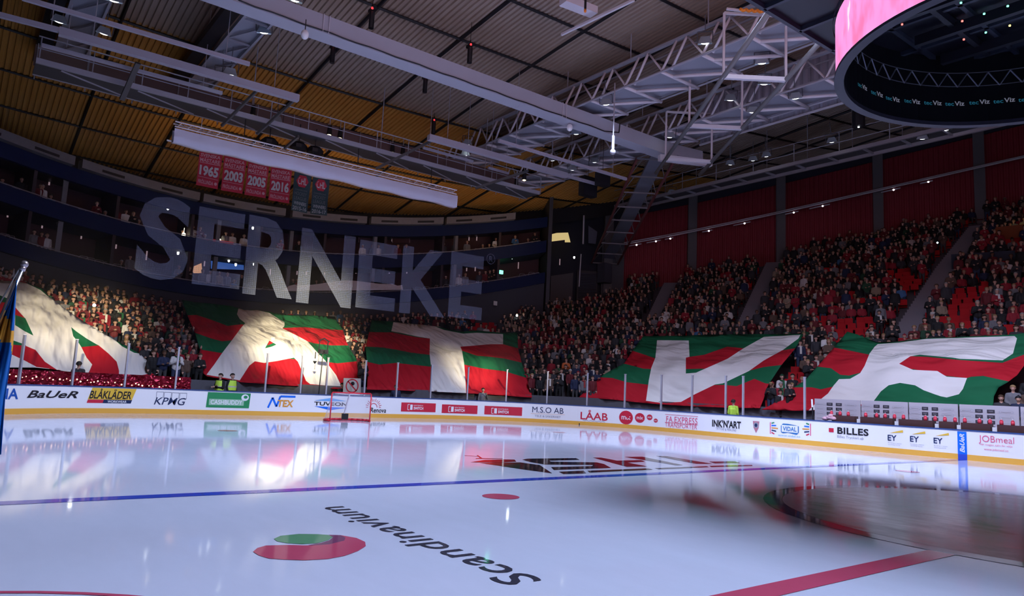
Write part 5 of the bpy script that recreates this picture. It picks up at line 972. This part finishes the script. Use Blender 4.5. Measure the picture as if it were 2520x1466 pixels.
# empty seats as the photograph shows them
EMPTY = [[(2188, 632), (2240, 630), (2262, 660), (2300, 690), (2292, 720), (2225, 700), (2196, 668)], [(2345, 672), (2420, 668), (2425, 690), (2395, 760), (2340, 770), (2325, 730)], [(2015, 632), (2075, 632), (2075, 652), (2020, 652)], [(2075, 698), (2200, 696), (2200, 714), (2080, 716)], [(2055, 748), (2150, 748), (2150, 776), (2110, 812), (2052, 806)], [(1940, 740), (2010, 740), (2010, 756), (1940, 756)], [(2310, 735), (2340, 735), (2330, 770), (2305, 770)], [(2300, 812), (2400, 808), (2400, 832), (2305, 834)], [(2340, 768), (2420, 764), (2420, 782), (2340, 786)], [(2455, 760), (2500, 758), (2500, 780), (2455, 782)], [(1145, 786), (1185, 768), (1232, 765), (1225, 808), (1145, 806)], [(1930, 872), (1985, 872), (1985, 905), (1925, 906)], [(283, 805), (310, 800), (312, 830), (285, 835)], [(290, 836), (310, 832), (308, 850), (288, 850)], [(2335, 580), (2395, 578), (2385, 610), (2350, 612)], [(2460, 560), (2510, 556), (2510, 575), (2465, 578)]]
emp = np.zeros(len(cand), bool)
for P in EMPTY: emp |= inpoly(HD, P) & ~hid
phd = np.degrees(cand[:, 1]); stand = HD[:, 0] < 1640
occ = rng.random(len(cand)) < np.where(stand, .93, .90)
use = vis & ~hid & ~free & ~emp & occ
ids = np.where(use)[0]; dist = np.linalg.norm(Pw[ids] - CAM, axis=1)
order = ids[np.argsort(dist)]
# each person's looks
nP = len(cand); pT = rng.choice(len(TOPS), nP, p=TWT); pS = rng.choice(3, nP, p=[.72, .24, .04]); pL = rng.choice(3, nP, p=[.5, .3, .2]); pH = rng.choice(3, nP, p=[.62, .22, .16]); pC = rng.choice(4, nP, p=[.35, .33, .22, .10])
pP = np.where(stand, rng.choice(5, nP, p=[.36, .30, .06, .20, .08]), rng.choice([0, 1, 3, 5], nP, p=[.1, .1, .1, .7])); pScale = rng.normal(1., .035, nP); pRot = rng.normal(0, .22, nP)
def rotz(i): return math.atan2(-Pw[i, 1], -Pw[i, 0]) + PI / 2 + pRot[i]
def sect(x, y):
    if x < 470: return 'right of leftmost banner' if y > 705 else 'in left top rows'
    if x < 505 and y > 740: return 'left of A banner'
    if x < 840 and y < 800: return 'behind A banner top'
    if x < 925: return 'left of T banner'
    if x < 1285 and y < 830: return 'behind T banner top'
    if x < 1645: return 'left of K banner' if y > 700 else 'below the gangway'
    if y < 835 and x < 2000: return 'above K banner'
    if x < 2120: return 'right of K banner'
    if y < 840: return 'above rightmost banner'
    return 'right of rightmost banner'
def ordn(n): return '%d%s' % (n, 'th' if 10 <= n % 100 <= 20 else {1: 'st', 2: 'nd', 3: 'rd'}.get(n % 10, 'th'))
rows = {}
for i in ids: rows.setdefault((sect(*HD[i]), int(cand[i, 3])), []).append(i)
for v in rows.values(): v.sort(key=lambda i: HD[i, 0])
firstrow = {}
for (s, k) in rows: firstrow[s] = min(k, firstrow.get(s, 99))
PW = {'down': 'standing', 'clap': 'clapping', 'up': 'arms raised', 'fold': 'arms folded', 'phone': 'hand up', 'sit': 'seated'}
N_IND = 245
chosen = list(order[:N_IND])
for i in chosen:
    s = sect(*HD[i]); k = int(cand[i, 3]); pose = POSES[pP[i]]; n = rows[(s, k)].index(i) + 1
    hr = ('short', 'long', 'hat')[pH[i]]; hm = HAIRS[pC[i]] if hr != 'hat' else HATM[pC[i]]; sc = SCM[i % 3] if (i * 7) % 10 < 3 else None
    person(pose, Pw[i] - (0, 0, .02 if pose != 'sit' else 0), rotz(i), TM[pT[i]], SKINS[pS[i]], LEGS[pL[i]], hr, hm, sc, 'person in %s %s %s from left row %d %s' % (TOPS[pT[i]][0], PW[pose], ordn(n), k - firstrow[s] + 1, s), 'spectators ' + s, float(pScale[i]))
# everyone else in the stands as one crowd
palette = SKINS + TM + LEGS + [SHOE] + HAIRS; oS, oT, oL, oSh, oH = 0, 3, 3 + len(TM), 6 + len(TM), 7 + len(TM)
hl = {}
for s in (0, 1):
    me = HAIRM[('short', s)]; hl[s] = (np.array([tuple(v.co) for v in me.vertices]), [tuple(p.vertices) for p in me.polygons])
def crowd(name, idx, label):
    VV = []; FL = []; FS = []; MI = []; off = 0
    for i in idx:
        pose = POSES[pP[i]]; _, V, F, L = LOW[pose]; hv, hf_ = hl[1 if pose == 'sit' else 0]; V = np.concatenate([V, hv]) * pScale[i]; nb = len(_.vertices)
        a = rotz(i); c, s = math.cos(a), math.sin(a); VV.append(np.stack([V[:, 0] * c - V[:, 1] * s, V[:, 0] * s + V[:, 1] * c, V[:, 2]], 1) + Pw[i] - (0, 0, .02))
        mi = np.array([oS + pS[i], oT + pT[i], oL + pL[i], oSh])[L]; MI.append(mi); MI.append(np.full(len(hf_), oH + pC[i]))
        for f in F: FL.extend([q + off for q in f]); FS.append(len(f))
        for f in hf_: FL.extend([q + off + nb for q in f]); FS.append(len(f))
        off += len(V)
    VV = np.concatenate(VV); MI = np.concatenate(MI); og = np.array([VV[:, 0].mean(), VV[:, 1].mean(), VV[:, 2].min()])
    me = bpy.data.meshes.new(name); me.vertices.add(len(VV)); me.vertices.foreach_set('co', (VV - og).ravel()); me.loops.add(len(FL)); me.loops.foreach_set('vertex_index', FL); me.polygons.add(len(FS))
    st = np.concatenate([[0], np.cumsum(FS)[:-1]]); me.polygons.foreach_set('loop_start', st); me.polygons.foreach_set('loop_total', FS)
    for m in palette: me.materials.append(m)
    me.polygons.foreach_set('material_index', MI); me.polygons.foreach_set('use_smooth', [True] * len(FS)); me.update(calc_edges=True); me.validate()
    o = bpy.data.objects.new(name, me); COL.objects.link(o); o.location = og; tag(o, label, 'crowd', None, 'stuff'); return o
rest = [i for i in ids if i not in set(chosen)]
crowd('crowd', rest, 'dense dark crowd filling the rest of the stands')
# --- red seats
st_ = thing('stadium_seat', (0, 0, 0), 'x', 'seat'); SEATM = mat('seat_red', (.42, .010, .016), .7, spec=.15)
mb = MB(); mb.grid([[(x, -.22, .42), (x, -.05, .40), (x, .12, .42)] for x in (-.22, 0, .22)]); mb.box((0, -.05, .40), (.44, .36, .03)); mb.build('seat_pan', SEATM, st_)
mb = MB(); mb.grid([[(x, .14 + .02 * abs(x) * 4 * 0, .42), (x, .19, .62), (x, .22, .84 - .25 * x * x)] for x in np.linspace(-.22, .22, 5)]); mb.grid([[(x, .17, .42), (x, .22, .62), (x, .25, .84 - .25 * x * x)] for x in np.linspace(-.22, .22, 5)], 0, True); mb.box((0, .24, .22), (.06, .06, .44)); mb.build('backrest', SEATM, st_)
es = [i for i in np.where(emp & vis & ~free)[0]]; es = sorted(es, key=lambda i: np.linalg.norm(Pw[i] - CAM))
srow = {}
for i in es: srow.setdefault((sect(*HD[i]), int(cand[i, 3])), []).append(i)
for v in srow.values(): v.sort(key=lambda i: HD[i, 0])
for n, i in enumerate(es[:280]):
    o = st_ if n == 0 else copy_tree(st_); o.location = Pw[i]; o.rotation_euler = (0, 0, math.atan2(-Pw[i, 1], -Pw[i, 0]) + PI / 2); s = sect(*HD[i]); k = int(cand[i, 3])
    o['label'] = 'empty red seat, %s of the vacant ones in row %d %s' % (ordn(srow[(s, k)].index(i) + 1), k - firstrow.get(s, 0) + 1, s); o['group'] = 'empty red seats ' + s
mb = MB()
for i in list(es[280:]) + [i for i in np.where(vis & ~hid & ~free & ~stand & ~emp)[0]]:
    a = math.atan2(-Pw[i, 1], -Pw[i, 0]) + PI / 2; c, s = math.cos(a), math.sin(a)
    Q = lambda x, y, z: (Pw[i, 0] + x * c - y * s, Pw[i, 1] + x * s + y * c, Pw[i, 2] + z)
    mb.add([Q(-.22, .26, .3), Q(.22, .26, .3), Q(.22, .32, .8), Q(-.22, .32, .8), Q(-.22, -.1, .40), Q(.22, -.1, .40), Q(.22, .26, .38), Q(-.22, .26, .38)], [(0, 1, 2, 3), (4, 5, 6, 7)])
o = mb.build('seat_rows', SEATM); tag(o, 'remaining rows of red seats under the seated crowd on the right', 'seats', None, 'stuff')

# --- guests in the suites
SG = [('lower', zl, [(85, 575, 7), (103, 580, 3), (116, 588, 6), (300, 640, 0), (322, 628, 7), (440, 672, 7), (466, 675, 1), (500, 668, 7), (518, 676, 6), (540, 682, 11), (560, 684, 7), (577, 690, 9), (595, 688, 0), (690, 690, 4), (722, 688, 0), (732, 690, 2), (780, 685, 0), (797, 690, 3), (820, 690, 7), (1083, 682, 0), (1098, 680, 1), (1130, 678, 6), (1146, 676, 7), (1180, 676, 1), (1195, 678, 3), (1205, 690, 0), (1214, 690, 0)]),
      ('upper', zu, [(8, 440, 7), (55, 440, 0), (75, 445, 1), (105, 470, 6), (127, 480, 9), (102, 452, 3), (238, 515, 3), (260, 522, 0), (288, 525, 3), (310, 530, 6), (328, 538, 0), (343, 542, 1), (450, 570, 0), (474, 573, 6), (492, 580, 3), (505, 582, 2), (556, 583, 7), (573, 580, 6), (602, 576, 6), (600, 596, 3), (683, 604, 0), (690, 610, 2), (735, 606, 0), (893, 610, 6), (917, 612, 1), (932, 613, 6), (980, 608, 3), (1000, 610, 1), (1092, 606, 1), (1120, 604, 1), (1150, 600, 7), (1188, 607, 1), (1204, 608, 0), (1220, 606, 6), (1268, 592, 9), (1300, 592, 0), (1321, 598, 11), (1336, 588, 0)])]
for tier, z_, L in SG:
    for n, (x, y, t) in enumerate(L):
        P = uncyl(x, y, 47.75); ph = min(math.atan2(P[1], -P[0]), 28.6 * D2R - .012 * max(0, n - len(L) + 3) * 0); f = z_(ph) - (.79 if tier == 'lower' else .89); pose = ('sit', 'fold', 'clap', 'sit')[n % 4] if P[2] - f < 1.35 else 'down'
        hr = ('short', 'long', 'short')[n % 3]
        person(pose, pol(47.8, ph, f), math.atan2(-P[1], -P[0]) + PI / 2, TM[t], SKINS[n % 2], LEGS[n % 3], hr, HAIRS[(n * 5) % 4], None, 'person in %s %s, %s from left at %s suite front' % (TOPS[t][0], PW[pose], ordn(n + 1), tier), 'guests in the %s suites' % tier)

# --- people at the rink side, built finer
HV = mat('hi_vis_yellow', (.62, .95, .10), .6); HV2 = mat('hi_vis_band', (.6, .6, .55), .4)
def fine(pose, px, py, D_z, top, lab, fpos, hairm, vest=None, X=None, Y=None, turn=0.):
    me, V, F, L = body(pose, .0125, True); 
    for m in (SKINS[0], top, LEGS[0], SHOE): me.materials.append(m)
    P = un(px, py, X=X, Y=Y); print('FINE', lab[:40], P[2] - 1.72); b = bpy.data.objects.new('person', me); COL.objects.link(b); dz = -.42 if pose == 'sit' else 0
    b.location = (P[0], P[1], P[2] - (1.72 + dz)); v = CAM - P; b.rotation_euler = (0, 0, math.atan2(v[1], v[0]) + PI / 2 + turn); ORG[b.name] = np.zeros(3)
    h = bpy.data.objects.new('hair', HAIRM[('short', 1 if dz else 0)].copy()); h.data.materials.clear(); h.data.materials.append(hairm); COL.objects.link(h); h.parent = b
    if vest:
        mb = MB(); n = 16
        for z0, z1, m in ((1.0, 1.14, 0), (1.14, 1.2, 1), (1.2, 1.46, 0)):
            mb.grid([[((.245 if z < 1.4 else .2) * math.cos(2 * PI * k / n), .165 * math.sin(2 * PI * k / n) - .0, z + dz) for k in range(n + 1)] for z in (z0, z1)], m)
        me2 = bpy.data.meshes.new('vest'); me2.from_pydata(mb.v, [], mb.f); me2.materials.append(HV); me2.materials.append(HV2); me2.polygons.foreach_set('material_index', mb.m); w = bpy.data.objects.new('vest', me2); COL.objects.link(w); w.parent = b
    tag(b, lab, 'person', fpos); return b
fine('down', 1805, 986, 0, HV, 'person in bright yellow jacket standing behind the far boards seen from behind', None, HAIRS[0], None, Y=15.9, turn=2.6)
fine('fold', 543, 922, 0, TM[0], 'steward with yellow vest over black, left of the pair behind the boards', 'stewards behind the boards', HAIRS[0], True, X=-31.1, turn=-.8)
fine('down', 573, 922, 0, TM[0], 'steward with yellow vest over black, right of the pair behind the boards', 'stewards behind the boards', HAIRS[0], True, X=-31.1, turn=.7)
fine('phone', 1189, 957, 0, TM[7], 'photographer in grey behind the boards, camera raised, over the red games adverts', None, HAIRS[0], None, X=-31.2, turn=.3)
fine('sit', 843, 945, 0, TM[0], 'photographer crouching low in black behind the goal, left of the prohibition sign', None, HAIRS[0], None, X=-31.2, turn=.5)
fine('down', 975, 950, 0, TM[4], 'person in navy jacket behind the boards near the first red games advert', None, HAIRS[1], None, X=-31.1, turn=.2)
fine('down', 195, 893, 0, TM[1], 'person in dark clothes standing before the red glitter curtain', None, HAIRS[0], None, X=-31.0, turn=2.8)
# ================================================================ Swedish flag by the camera
tip = un(60, 650, D=6.5); low = un(0, 790, D=6.5); d = low - tip; d /= np.linalg.norm(d); foot = tip + d * (tip[2] / -d[2])
flag = thing('flag', foot, 'blue flag with yellow cross on a slanting silver pole at the left frame edge', 'flag')
mb = MB(); mb.tube(foot, tip, .017, 12); mb.build('pole', CHROME, flag, True)
mb = MB(); mb.ball(tip, .028, 14); mb.tube(tip - d * -.02, tip + d * .05, .022, 10); mb.build('finial', mat('finial', (.6, .55, .57), .3, .8), flag, True)
mb = MB(); mb.path([tip + d * .05 + (0, -.02, 0), tip + d * .4 + (0, -.06, -.02), tip + d * 1.0 + (0, -.03, 0)], .006, 5); mb.build('halyard', mat('cord', (.5, .48, .46), .6), flag)
FB = mat('flag_blue', (.008, .12, .42), .7, spec=.2); FY = mat('flag_yellow', (.70, .34, .04), .7, spec=.2)
# the cloth hangs down from the slanting pole in folds
mb = MB(); ny, nx = 60, 30; ys_ = np.linspace(690, 1118, ny); P = []; M_ = []
for y in ys_:
    xr = np.interp(y, [690, 720, 860, 937, 981, 1118], [41, 39, 31, 19, 13, 3]); xl = max(-95, 60 - (y - 650) * .43) if y < 1000 else -95
    row = []
    for k in range(nx):
        t = k / (nx - 1); x = xl + (xr - xl) * t; row.append(un(x, y, D=6.5 + .045 * math.sin(15 * t + .006 * y) + .02 * math.sin(34 * t)))
    P.append(row)
P = np.array(P); F = []
for i in range(ny - 1):
    for k in range(nx - 1):
        F.append((i * nx + k, i * nx + k + 1, (i + 1) * nx + k + 1, (i + 1) * nx + k)); t = (k + .5) / (nx - 1); y = (ys_[i] + ys_[i + 1]) / 2; x = proj(P[i, k])[0]
        d1 = 816 if x > 26.5 else 783 - .25 * (28 - x); d2 = 870 if x > 26.5 else 846 - .3 * (26 - x); M_.append(1 if d1 < y < d2 or (t < .18 and y > 760) else 0)
mb.add(P.reshape(-1, 3), F, M_); o = mb.build('cloth', [FB, FY], flag, True); md = o.modifiers.new('thickness', 'SOLIDIFY'); md.thickness = .003

# ================================================================ behind the end boards
# prohibition sign
a, b, c, e = [un(x, y, X=-30.9) for x, y in ((846, 930), (888, 931), (888, 966), (844, 966))]; mid = (a + b + c + e) / 4
o = thing('prohibition_sign', (mid[0], mid[1], e[2]), 'pale square sign with red ring and slash behind the goal', 'sign')
mb = MB(); V = [a, b, c, e]; mb.add([tuple(p) for p in V] + [tuple(p - np.array((.03, 0, 0))) for p in V], [(3, 2, 1, 0), (4, 5, 6, 7), (0, 1, 5, 4), (1, 2, 6, 5), (2, 3, 7, 6), (3, 0, 4, 7)]); mb.build('board', mat('sign_beige', (.50, .45, .40), .6), o)
f = lambda u, v: (mid[0] + .012, mid[1] + u, mid[2] + v)
mb = MB(); put_disc(mb, f, .0, -.02, .36, .36, 0, 32, .84); put_line(mb, f, -.26, .22, .25, -.27, .06); mb.build('ring_and_slash', RED, o)
f2 = lambda u, v: (mid[0] + .008, mid[1] + u, mid[2] + v)
mb = MB(); put_disc(mb, f2, .02, .1, .11, .10, 0, 14); put_line(mb, f2, -.08, .02, .02, .08, .05); mb.build('pictogram', BLACK, o)
mb = MB(); mb.tube((mid[0] - .05, mid[1], 0), (mid[0] - .05, mid[1], mid[2]), .03, 6); mb.build('post', STEEL, o)
# goal camera mast
B_, T_ = un(785, 958, X=-30.25), un(795, 868, X=-30.25); o = thing('goal_camera', (B_[0], B_[1], 1.07), 'black caged camera on a thin mast behind the goal', 'camera')
mb = MB(); mb.tube((B_[0], B_[1], 1.07), T_, .025, 8); mb.build('mast', BLACK, o)
mb = MB(); q = T_; w, h_ = .22, .62
for y in (-w, w): mb.tube(q + (0, y, .05), q + (0, y, h_), .025, 6)
mb.path([q + (0, -w - .06, h_ - .06), q + (0, 0, h_ + .1), q + (0, w + .06, h_ - .06)], .03, 6); mb.tube(q + (0, -w, .1), q + (0, w, .1), .025, 6); mb.build('cage', BLACK, o)
mb = MB(); mb.box(q + (0, 0, .06), (.3, .42, .2)); mb.tube(q + (.1, 0, .06), (q[0] + .3, q[1], q[2] + .04), .06, 10); mb.build('camera_body', BLACK, o)
p = un(775, 888, X=-30.2); mb = MB(); mb.bar(p + (0, 0, .12), p + (0, 0, .45), .03, .05); mb.tube(p, p + (0, 0, -.13), .11, 6, 0, .03); tag(mb.build('net_weight', BLACK), 'small black weight hanging beside the goal camera mast', 'weight')
mb = MB(); p = un(720, 885, X=-30.2); mb.bar(p, p, .01, .01) if False else None
# red glitter curtain along the near corner
GL = mat('glitter_red', (.32, .012, .035), .28, .55); nt = GL.node_tree; bs = nt.nodes['Principled BSDF']; tc = nt.nodes.new('ShaderNodeTexCoord'); vo = nt.nodes.new('ShaderNodeTexVoronoi'); vo.inputs['Scale'].default_value = 5
bp_ = nt.nodes.new('ShaderNodeBump'); bp_.inputs['Strength'].default_value = 1; bp_.inputs['Distance'].default_value = .12; nt.links.new(tc.outputs['Object'], vo.inputs['Vector']); nt.links.new(vo.outputs['Distance'], bp_.inputs['Height']); nt.links.new(bp_.outputs[0], bs.inputs['Normal'])
us_ = np.linspace(-20, -5.6, 180); mb = MB(); g0 = lambda u, z, k: (*bp(u, -.75 - .12 * math.sin(5 * u + 3 * k) - .06 * math.sin(17 * u + 5 * k)), z)
mb.grid([[g0(u, z, k) for u in us_] for k, z in enumerate(np.linspace(.3, 1.6, 9))]); o = mb.build('glitter_curtain', GL, None, True); tag(o, 'crumpled dark red glitter curtain behind the boards at the left', 'curtain')
gl_ = mat('glint_glow', (1, .6, .4), .4, emit=(1, .62, .42), es=2.2)  # small glowing balls put in for the foil's reflected sparkle
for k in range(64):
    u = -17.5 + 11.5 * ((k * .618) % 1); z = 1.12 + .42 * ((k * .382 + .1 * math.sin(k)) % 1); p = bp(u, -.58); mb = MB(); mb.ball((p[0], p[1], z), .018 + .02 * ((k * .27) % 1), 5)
    o = mb.build('curtain_glint', gl_); tag(o, 'tiny warm glint on the red glitter curtain', 'glint', 'glints on the red glitter curtain')
# ================================================================ team benches on the far side
PART = mat('partition_white', (.60, .57, .64), .4); LOGO = mat('logo_dark', (.06, .055, .075), .5); LOGOT = mat('logo_text', (.34, .33, .38), .5)
edges_x = [(2004, 2118), (2119, 2235), (2236, 2358), (2360, 2508), (2510, 2660)]
wh = ['leftmost', 'second from left', 'middle', 'second from right', 'at the right frame edge']
for k, (x0, x1) in enumerate(edges_x):
    X0, X1 = un(x0, 1010, Y=17.3)[0], un(x1, 1010, Y=17.3)[0]; o = thing('bench_partition', ((X0 + X1) / 2, 17.3, 0), 'white sponsor wall panel behind the team bench, ' + wh[k], 'partition', 'sponsor panels behind the team bench')
    mb = MB(); mb.box(((X0 + X1) / 2, 17.33, 1.0), (X1 - X0 - .03, .05, 2.0)); mb.build('panel', PART, o); f = lambda u, v: (X0 + (X1 - X0) * u, 17.29, 1.0 + .96 * v)
    f_ = lambda u, v: (X0 + (X1 - X0) * u, 17.28, 1.0 + .96 * v)
    for j in range(4):
        v = .10 + .215 * j
        for u in (.28, .48):
            mb = MB(); put_rect(mb, f, u, u + .13, v, v + .13, 0, 1); put_text(mb, 'rom', f_, u + .03, u + .10, v + .04, v + .09, 1, .02); mb.build('dark_logo', [LOGO, LOGOT], o)
        for u in (.04, .70):
            mb = MB(); put_text(mb, 'REDHALS', f_, u + .02, u + .17, v + .04, v + .075, 0, .01); mb.build('word_logo', LOGOT, o)
            mb = MB(); put_disc(mb, f, u + .095, v + .055, .12, .085, 0, 24, .94); mb.build('oval_logo', mat('oval_pale', (.45, .46, .56), .5), o)
RAILW = mat('bench_rail', (.075, .032, .03), .5)
for k, (x0, x1, y) in enumerate(((2054, 2110, 1033), (2124, 2203, 1038), (2218, 2302, 1043), (2317, 2356, 1048), (2371, 2443, 1051), (2460, 2540, 1056), (2560, 2640, 1060))):
    a, b = un(x0, y, Y=15.5), un(x1, y + (x1 - x0) * .06, Y=15.5); mb = MB(); mb.box(((a[0] + b[0]) / 2, 15.42, 1.19), (b[0] - a[0], .3, .26)); mb.box(((a[0] + b[0]) / 2, 15.45, .53), (b[0] - a[0] - .1, .24, 1.06))
    tag(mb.build('bench_ledge', RAILW), 'dark brown bench ledge on the far boards, ' + ['leftmost by the pink towels', 'second from the left', 'above the first EY sign', 'shortest one left of the blue strip', 'just right of the blue strip', 'above the pink meal advert', 'beyond the right frame edge'][k], 'ledge', 'brown bench ledges')
for k, (x0, x1, y) in enumerate(((2111, 2123, 1036), (2204, 2217, 1041), (2303, 2316, 1046), (2357, 2370, 1049), (2444, 2459, 1053))):
    a, b = un(x0, y, Y=15.4), un(x1, y, Y=15.4); mb = MB(); mb.box(((a[0] + b[0]) / 2, 15.42, .62), (b[0] - a[0], .2, 1.2)); tag(mb.build('bench_gate', WHITE), 'white gate top between the brown bench ledges, %s from the left' % ordn(k + 1), 'gate', 'white gates of the team bench')
BOT = mat('bottle_red', (.70, .05, .09), .35); bt = thing('drink_bottle', (0, 0, 0), 'x', 'bottle')
mb = MB(); mb.tube((0, 0, 0), (0, 0, .13), .062, 12); mb.tube((0, 0, .13), (0, 0, .18), .062, 12, 0, .02); mb.build('bottle_body', BOT, bt, True); mb = MB(); mb.tube((0, 0, .18), (0, 0, .21), .018, 8); mb.build('nozzle', WHITE, bt)
for k, x in enumerate((2049, 2070, 2090, 2133, 2160, 2181, 2204, 2226, 2280, 2304, 2328, 2353, 2377, 2413, 2439, 2467, 2495)):
    P = un(x, 1030 + (x - 2049) * .045, Y=15.5); o = bt if k == 0 else copy_tree(bt); o.location = (P[0], 15.42, 1.32); o['label'] = 'red drink bottle on the bench ledge, %s from the left' % ordn(k + 1); o['group'] = 'red drink bottles on the team bench'
P = un(2042, 1031, Y=15.3); mb = MB()
for k, (dx, dz, s) in enumerate(((-.18, .0, .16), (0, .05, .18), (.17, .02, .14), (.05, .12, .12))): mb.ball((P[0] + dx, 15.3, 1.16 + dz), (s, .15, .09), 10)
tag(mb.build('towel_bundle', mat('towel_pink', (.68, .42, .48), .9, bump=(9, .6)), None, True), 'bundle of pinkish towels on the boards left of the brown ledges', 'towels')
for x0, y0, x1, y1, lb in ((1998, 982, 2001, 1031, 'white and black marker post left of the sponsor panels'),):
    a = un(x0, y0, Y=15.3); b = un(x1, y1, Y=15.3); mb = MB(); m_ = (a * .6 + b * .4); mb.tube((b[0], b[1], 1.07), m_, .03, 8, 1); mb.tube(m_, a, .04, 8, 0); tag(mb.build('marker_post', [WHITE, BLACK]), lb, 'post')
# dark barrier of the upper vomitory, its signs
a, b, c, e = [fpx(*p, .9) for p in ((2345, 662), (2520, 650), (2520, 632), (2345, 640))]
VB = mat('barrier_blue', (.03, .037, .06), .7)
def wallstrip(name, p, q, z0, z1, m, w=.15):
    mb = MB(); p, q = np.array(p, float), np.array(q, float); mb.add([(p[0], p[1], p[2] + z0), (q[0], q[1], q[2] + z0), (q[0], q[1], q[2] + z1), (p[0], p[1], p[2] + z1)], [(0, 1, 2, 3)]); n = np.array((p[0], p[1], 0)) / np.hypot(p[0], p[1]) * w
    mb.add([tuple(np.array(v) + n) for v in mb.v[:4]], [(3, 2, 1, 0)]); V = list(mb.v); mb.add(V, [(0, 1, 5, 4), (1, 2, 6, 5), (2, 3, 7, 6), (3, 0, 4, 7)]); return mb.build(name, m)
a, b = fpx(2342, 668), fpx(2530, 660); o = wallstrip('barrier_wall', a, b, 0, 1.15, VB); tag(o, 'dark blue barrier across the right stand above the empty red seats', 'barrier')
a, b = fpx(2452, 612), fpx(2530, 606); o = wallstrip('orange_portal', a, b, .2, 1.5, mat('portal_orange', (.22, .05, .012), .7)); tag(o, 'dim orange wall of the portal under the lit exit sign', 'wall panel')
a, b = fpx(2488, 595), fpx(2516, 593); o = wallstrip('portal_sign', a, b, .5, .9, mat('portal_sign', (.9, .9, .3), .4, emit=(.95, .85, .12), es=3.)); tag(o, 'bright yellow-green lit sign over the portal at the right edge', 'exit sign')
# phones held up in the crowd
for x, y, lb in ((232, 751, 'white glaring phone lamp in the dark stand right of the leftmost banner'), (1272, 776, 'greenish glaring phone lamp by the stairs above the T banner'), (2307, 597, 'small bluish phone lamp high in the right stand')):
    P = fpx(x, y, 1.6); v = CAM - P; v /= np.linalg.norm(v); o = thing('phone', P, lb, 'phone', 'lit phones in the crowd'); mb = MB(); mb.box(P, (.03, .09, .16)); mb.build('case', BLACK, o); mb = MB(); mb.ball(P + v * .10, .085 if x < 2000 else .06, 10); mb.build('torch', mat('torch' if x < 2000 else 'torch_blue', (1, 1, 1), .4, emit=(.9, 1, .96) if x < 2000 else (.7, .85, 1), es=25 if x < 2000 else 6), o)
# small signs held in the crowd
P = [fpx(x, y, 2.2) for x, y in ((608, 709), (643, 710), (641, 729), (604, 725))]; q = P[3]; P = [un(x, y, X=q[0]) for x, y in ((608, 709), (643, 710), (641, 729), (604, 725))]; mb = MB(); mb.add(P, [(3, 2, 1, 0)]); o = mb.build('hand_sign', mat('sign_cream', (.5, .46, .42), .7)); md = o.modifiers.new('t', 'SOLIDIFY'); md.thickness = .02; tag(o, 'cream cardboard sign held up above the A banner', 'sign')
P = [un(x, y, X=q[0]) for x, y in ((577, 708), (598, 709), (595, 722), (589, 738), (580, 728))]; mb = MB(); mb.add(P, [(4, 3, 2, 1, 0)]); o = mb.build('hand_flag', CR); md = o.modifiers.new('t', 'SOLIDIFY'); md.thickness = .02; tag(o, 'small red hand flag held up left of the cardboard sign', 'flag')
P = un(1219, 746, X=fpx(1219, 760, 1.7)[0]); mb = MB(); mb.box(P, (.02, .36, .34)); tag(mb.build('paper_sheet', WHITE), 'small white paper sheet held up left of the stairs above the T banner', 'sheet')
# louvred door and dim panels in the corner under the gangway
q = 34.6 * D2R; c = np.array((-math.cos(q), math.sin(q), 0)); s = np.array((c[1], -c[0], 0)); z0 = float(zfl(50.9, q)); mb = MB()
for k in range(16): p = c * 50.6 + (0, 0, z0 + .15 + .14 * k); mb.bar(p - s * .75, p + s * .75, .04, .10)
mb.bar(c * 50.75 - s * .9 + (0, 0, z0 + 1.25), c * 50.75 + s * .9 + (0, 0, z0 + 1.25), .05, 2.6, 1); struct(mb, 'door_1', [mat('louvre_navy', (.02, .022, .04), .6), BLACK])
mb = MB(); slab(mb, 50.9, 51.1, 31, 33.2, lambda p: zfl(50.9, p), lambda p: zfl(50.9, p) + 2.6); slab(mb, 50.9, 51.1, 36, 38.2, lambda p: zfl(50.9, p), lambda p: zfl(50.9, p) + 5.5, 1); struct(mb, 'wall_corner_panel', [mat('corner_beige', (.10, .085, .09), .7), mat('corner_grey', (.075, .075, .085), .7)])
mb = MB(); slab(mb, 47.6, 47.75, 30.5, 37.2, lambda p: zfl(47.4, p), lambda p: zfl(47.4, p) + 1.0); struct(mb, 'wall_parapet', mat('parapet_red', (.22, .012, .03), .6))
for n_, px_ in (('upper', 1455),):
    a = [uncyl(x, y, 50.4) for x, y in ((1448, 555), (1470, 570), (1466, 600), (1448, 598))]; mb = MB(); mb.add(a, [(0, 1, 2, 3)]); struct(mb, 'trim_5', mat('corner_lilac', (.12, .12, .17), .6))

# ---- tidy: prototypes that were only ever meant to be copied
bpy.context.view_layer.update()
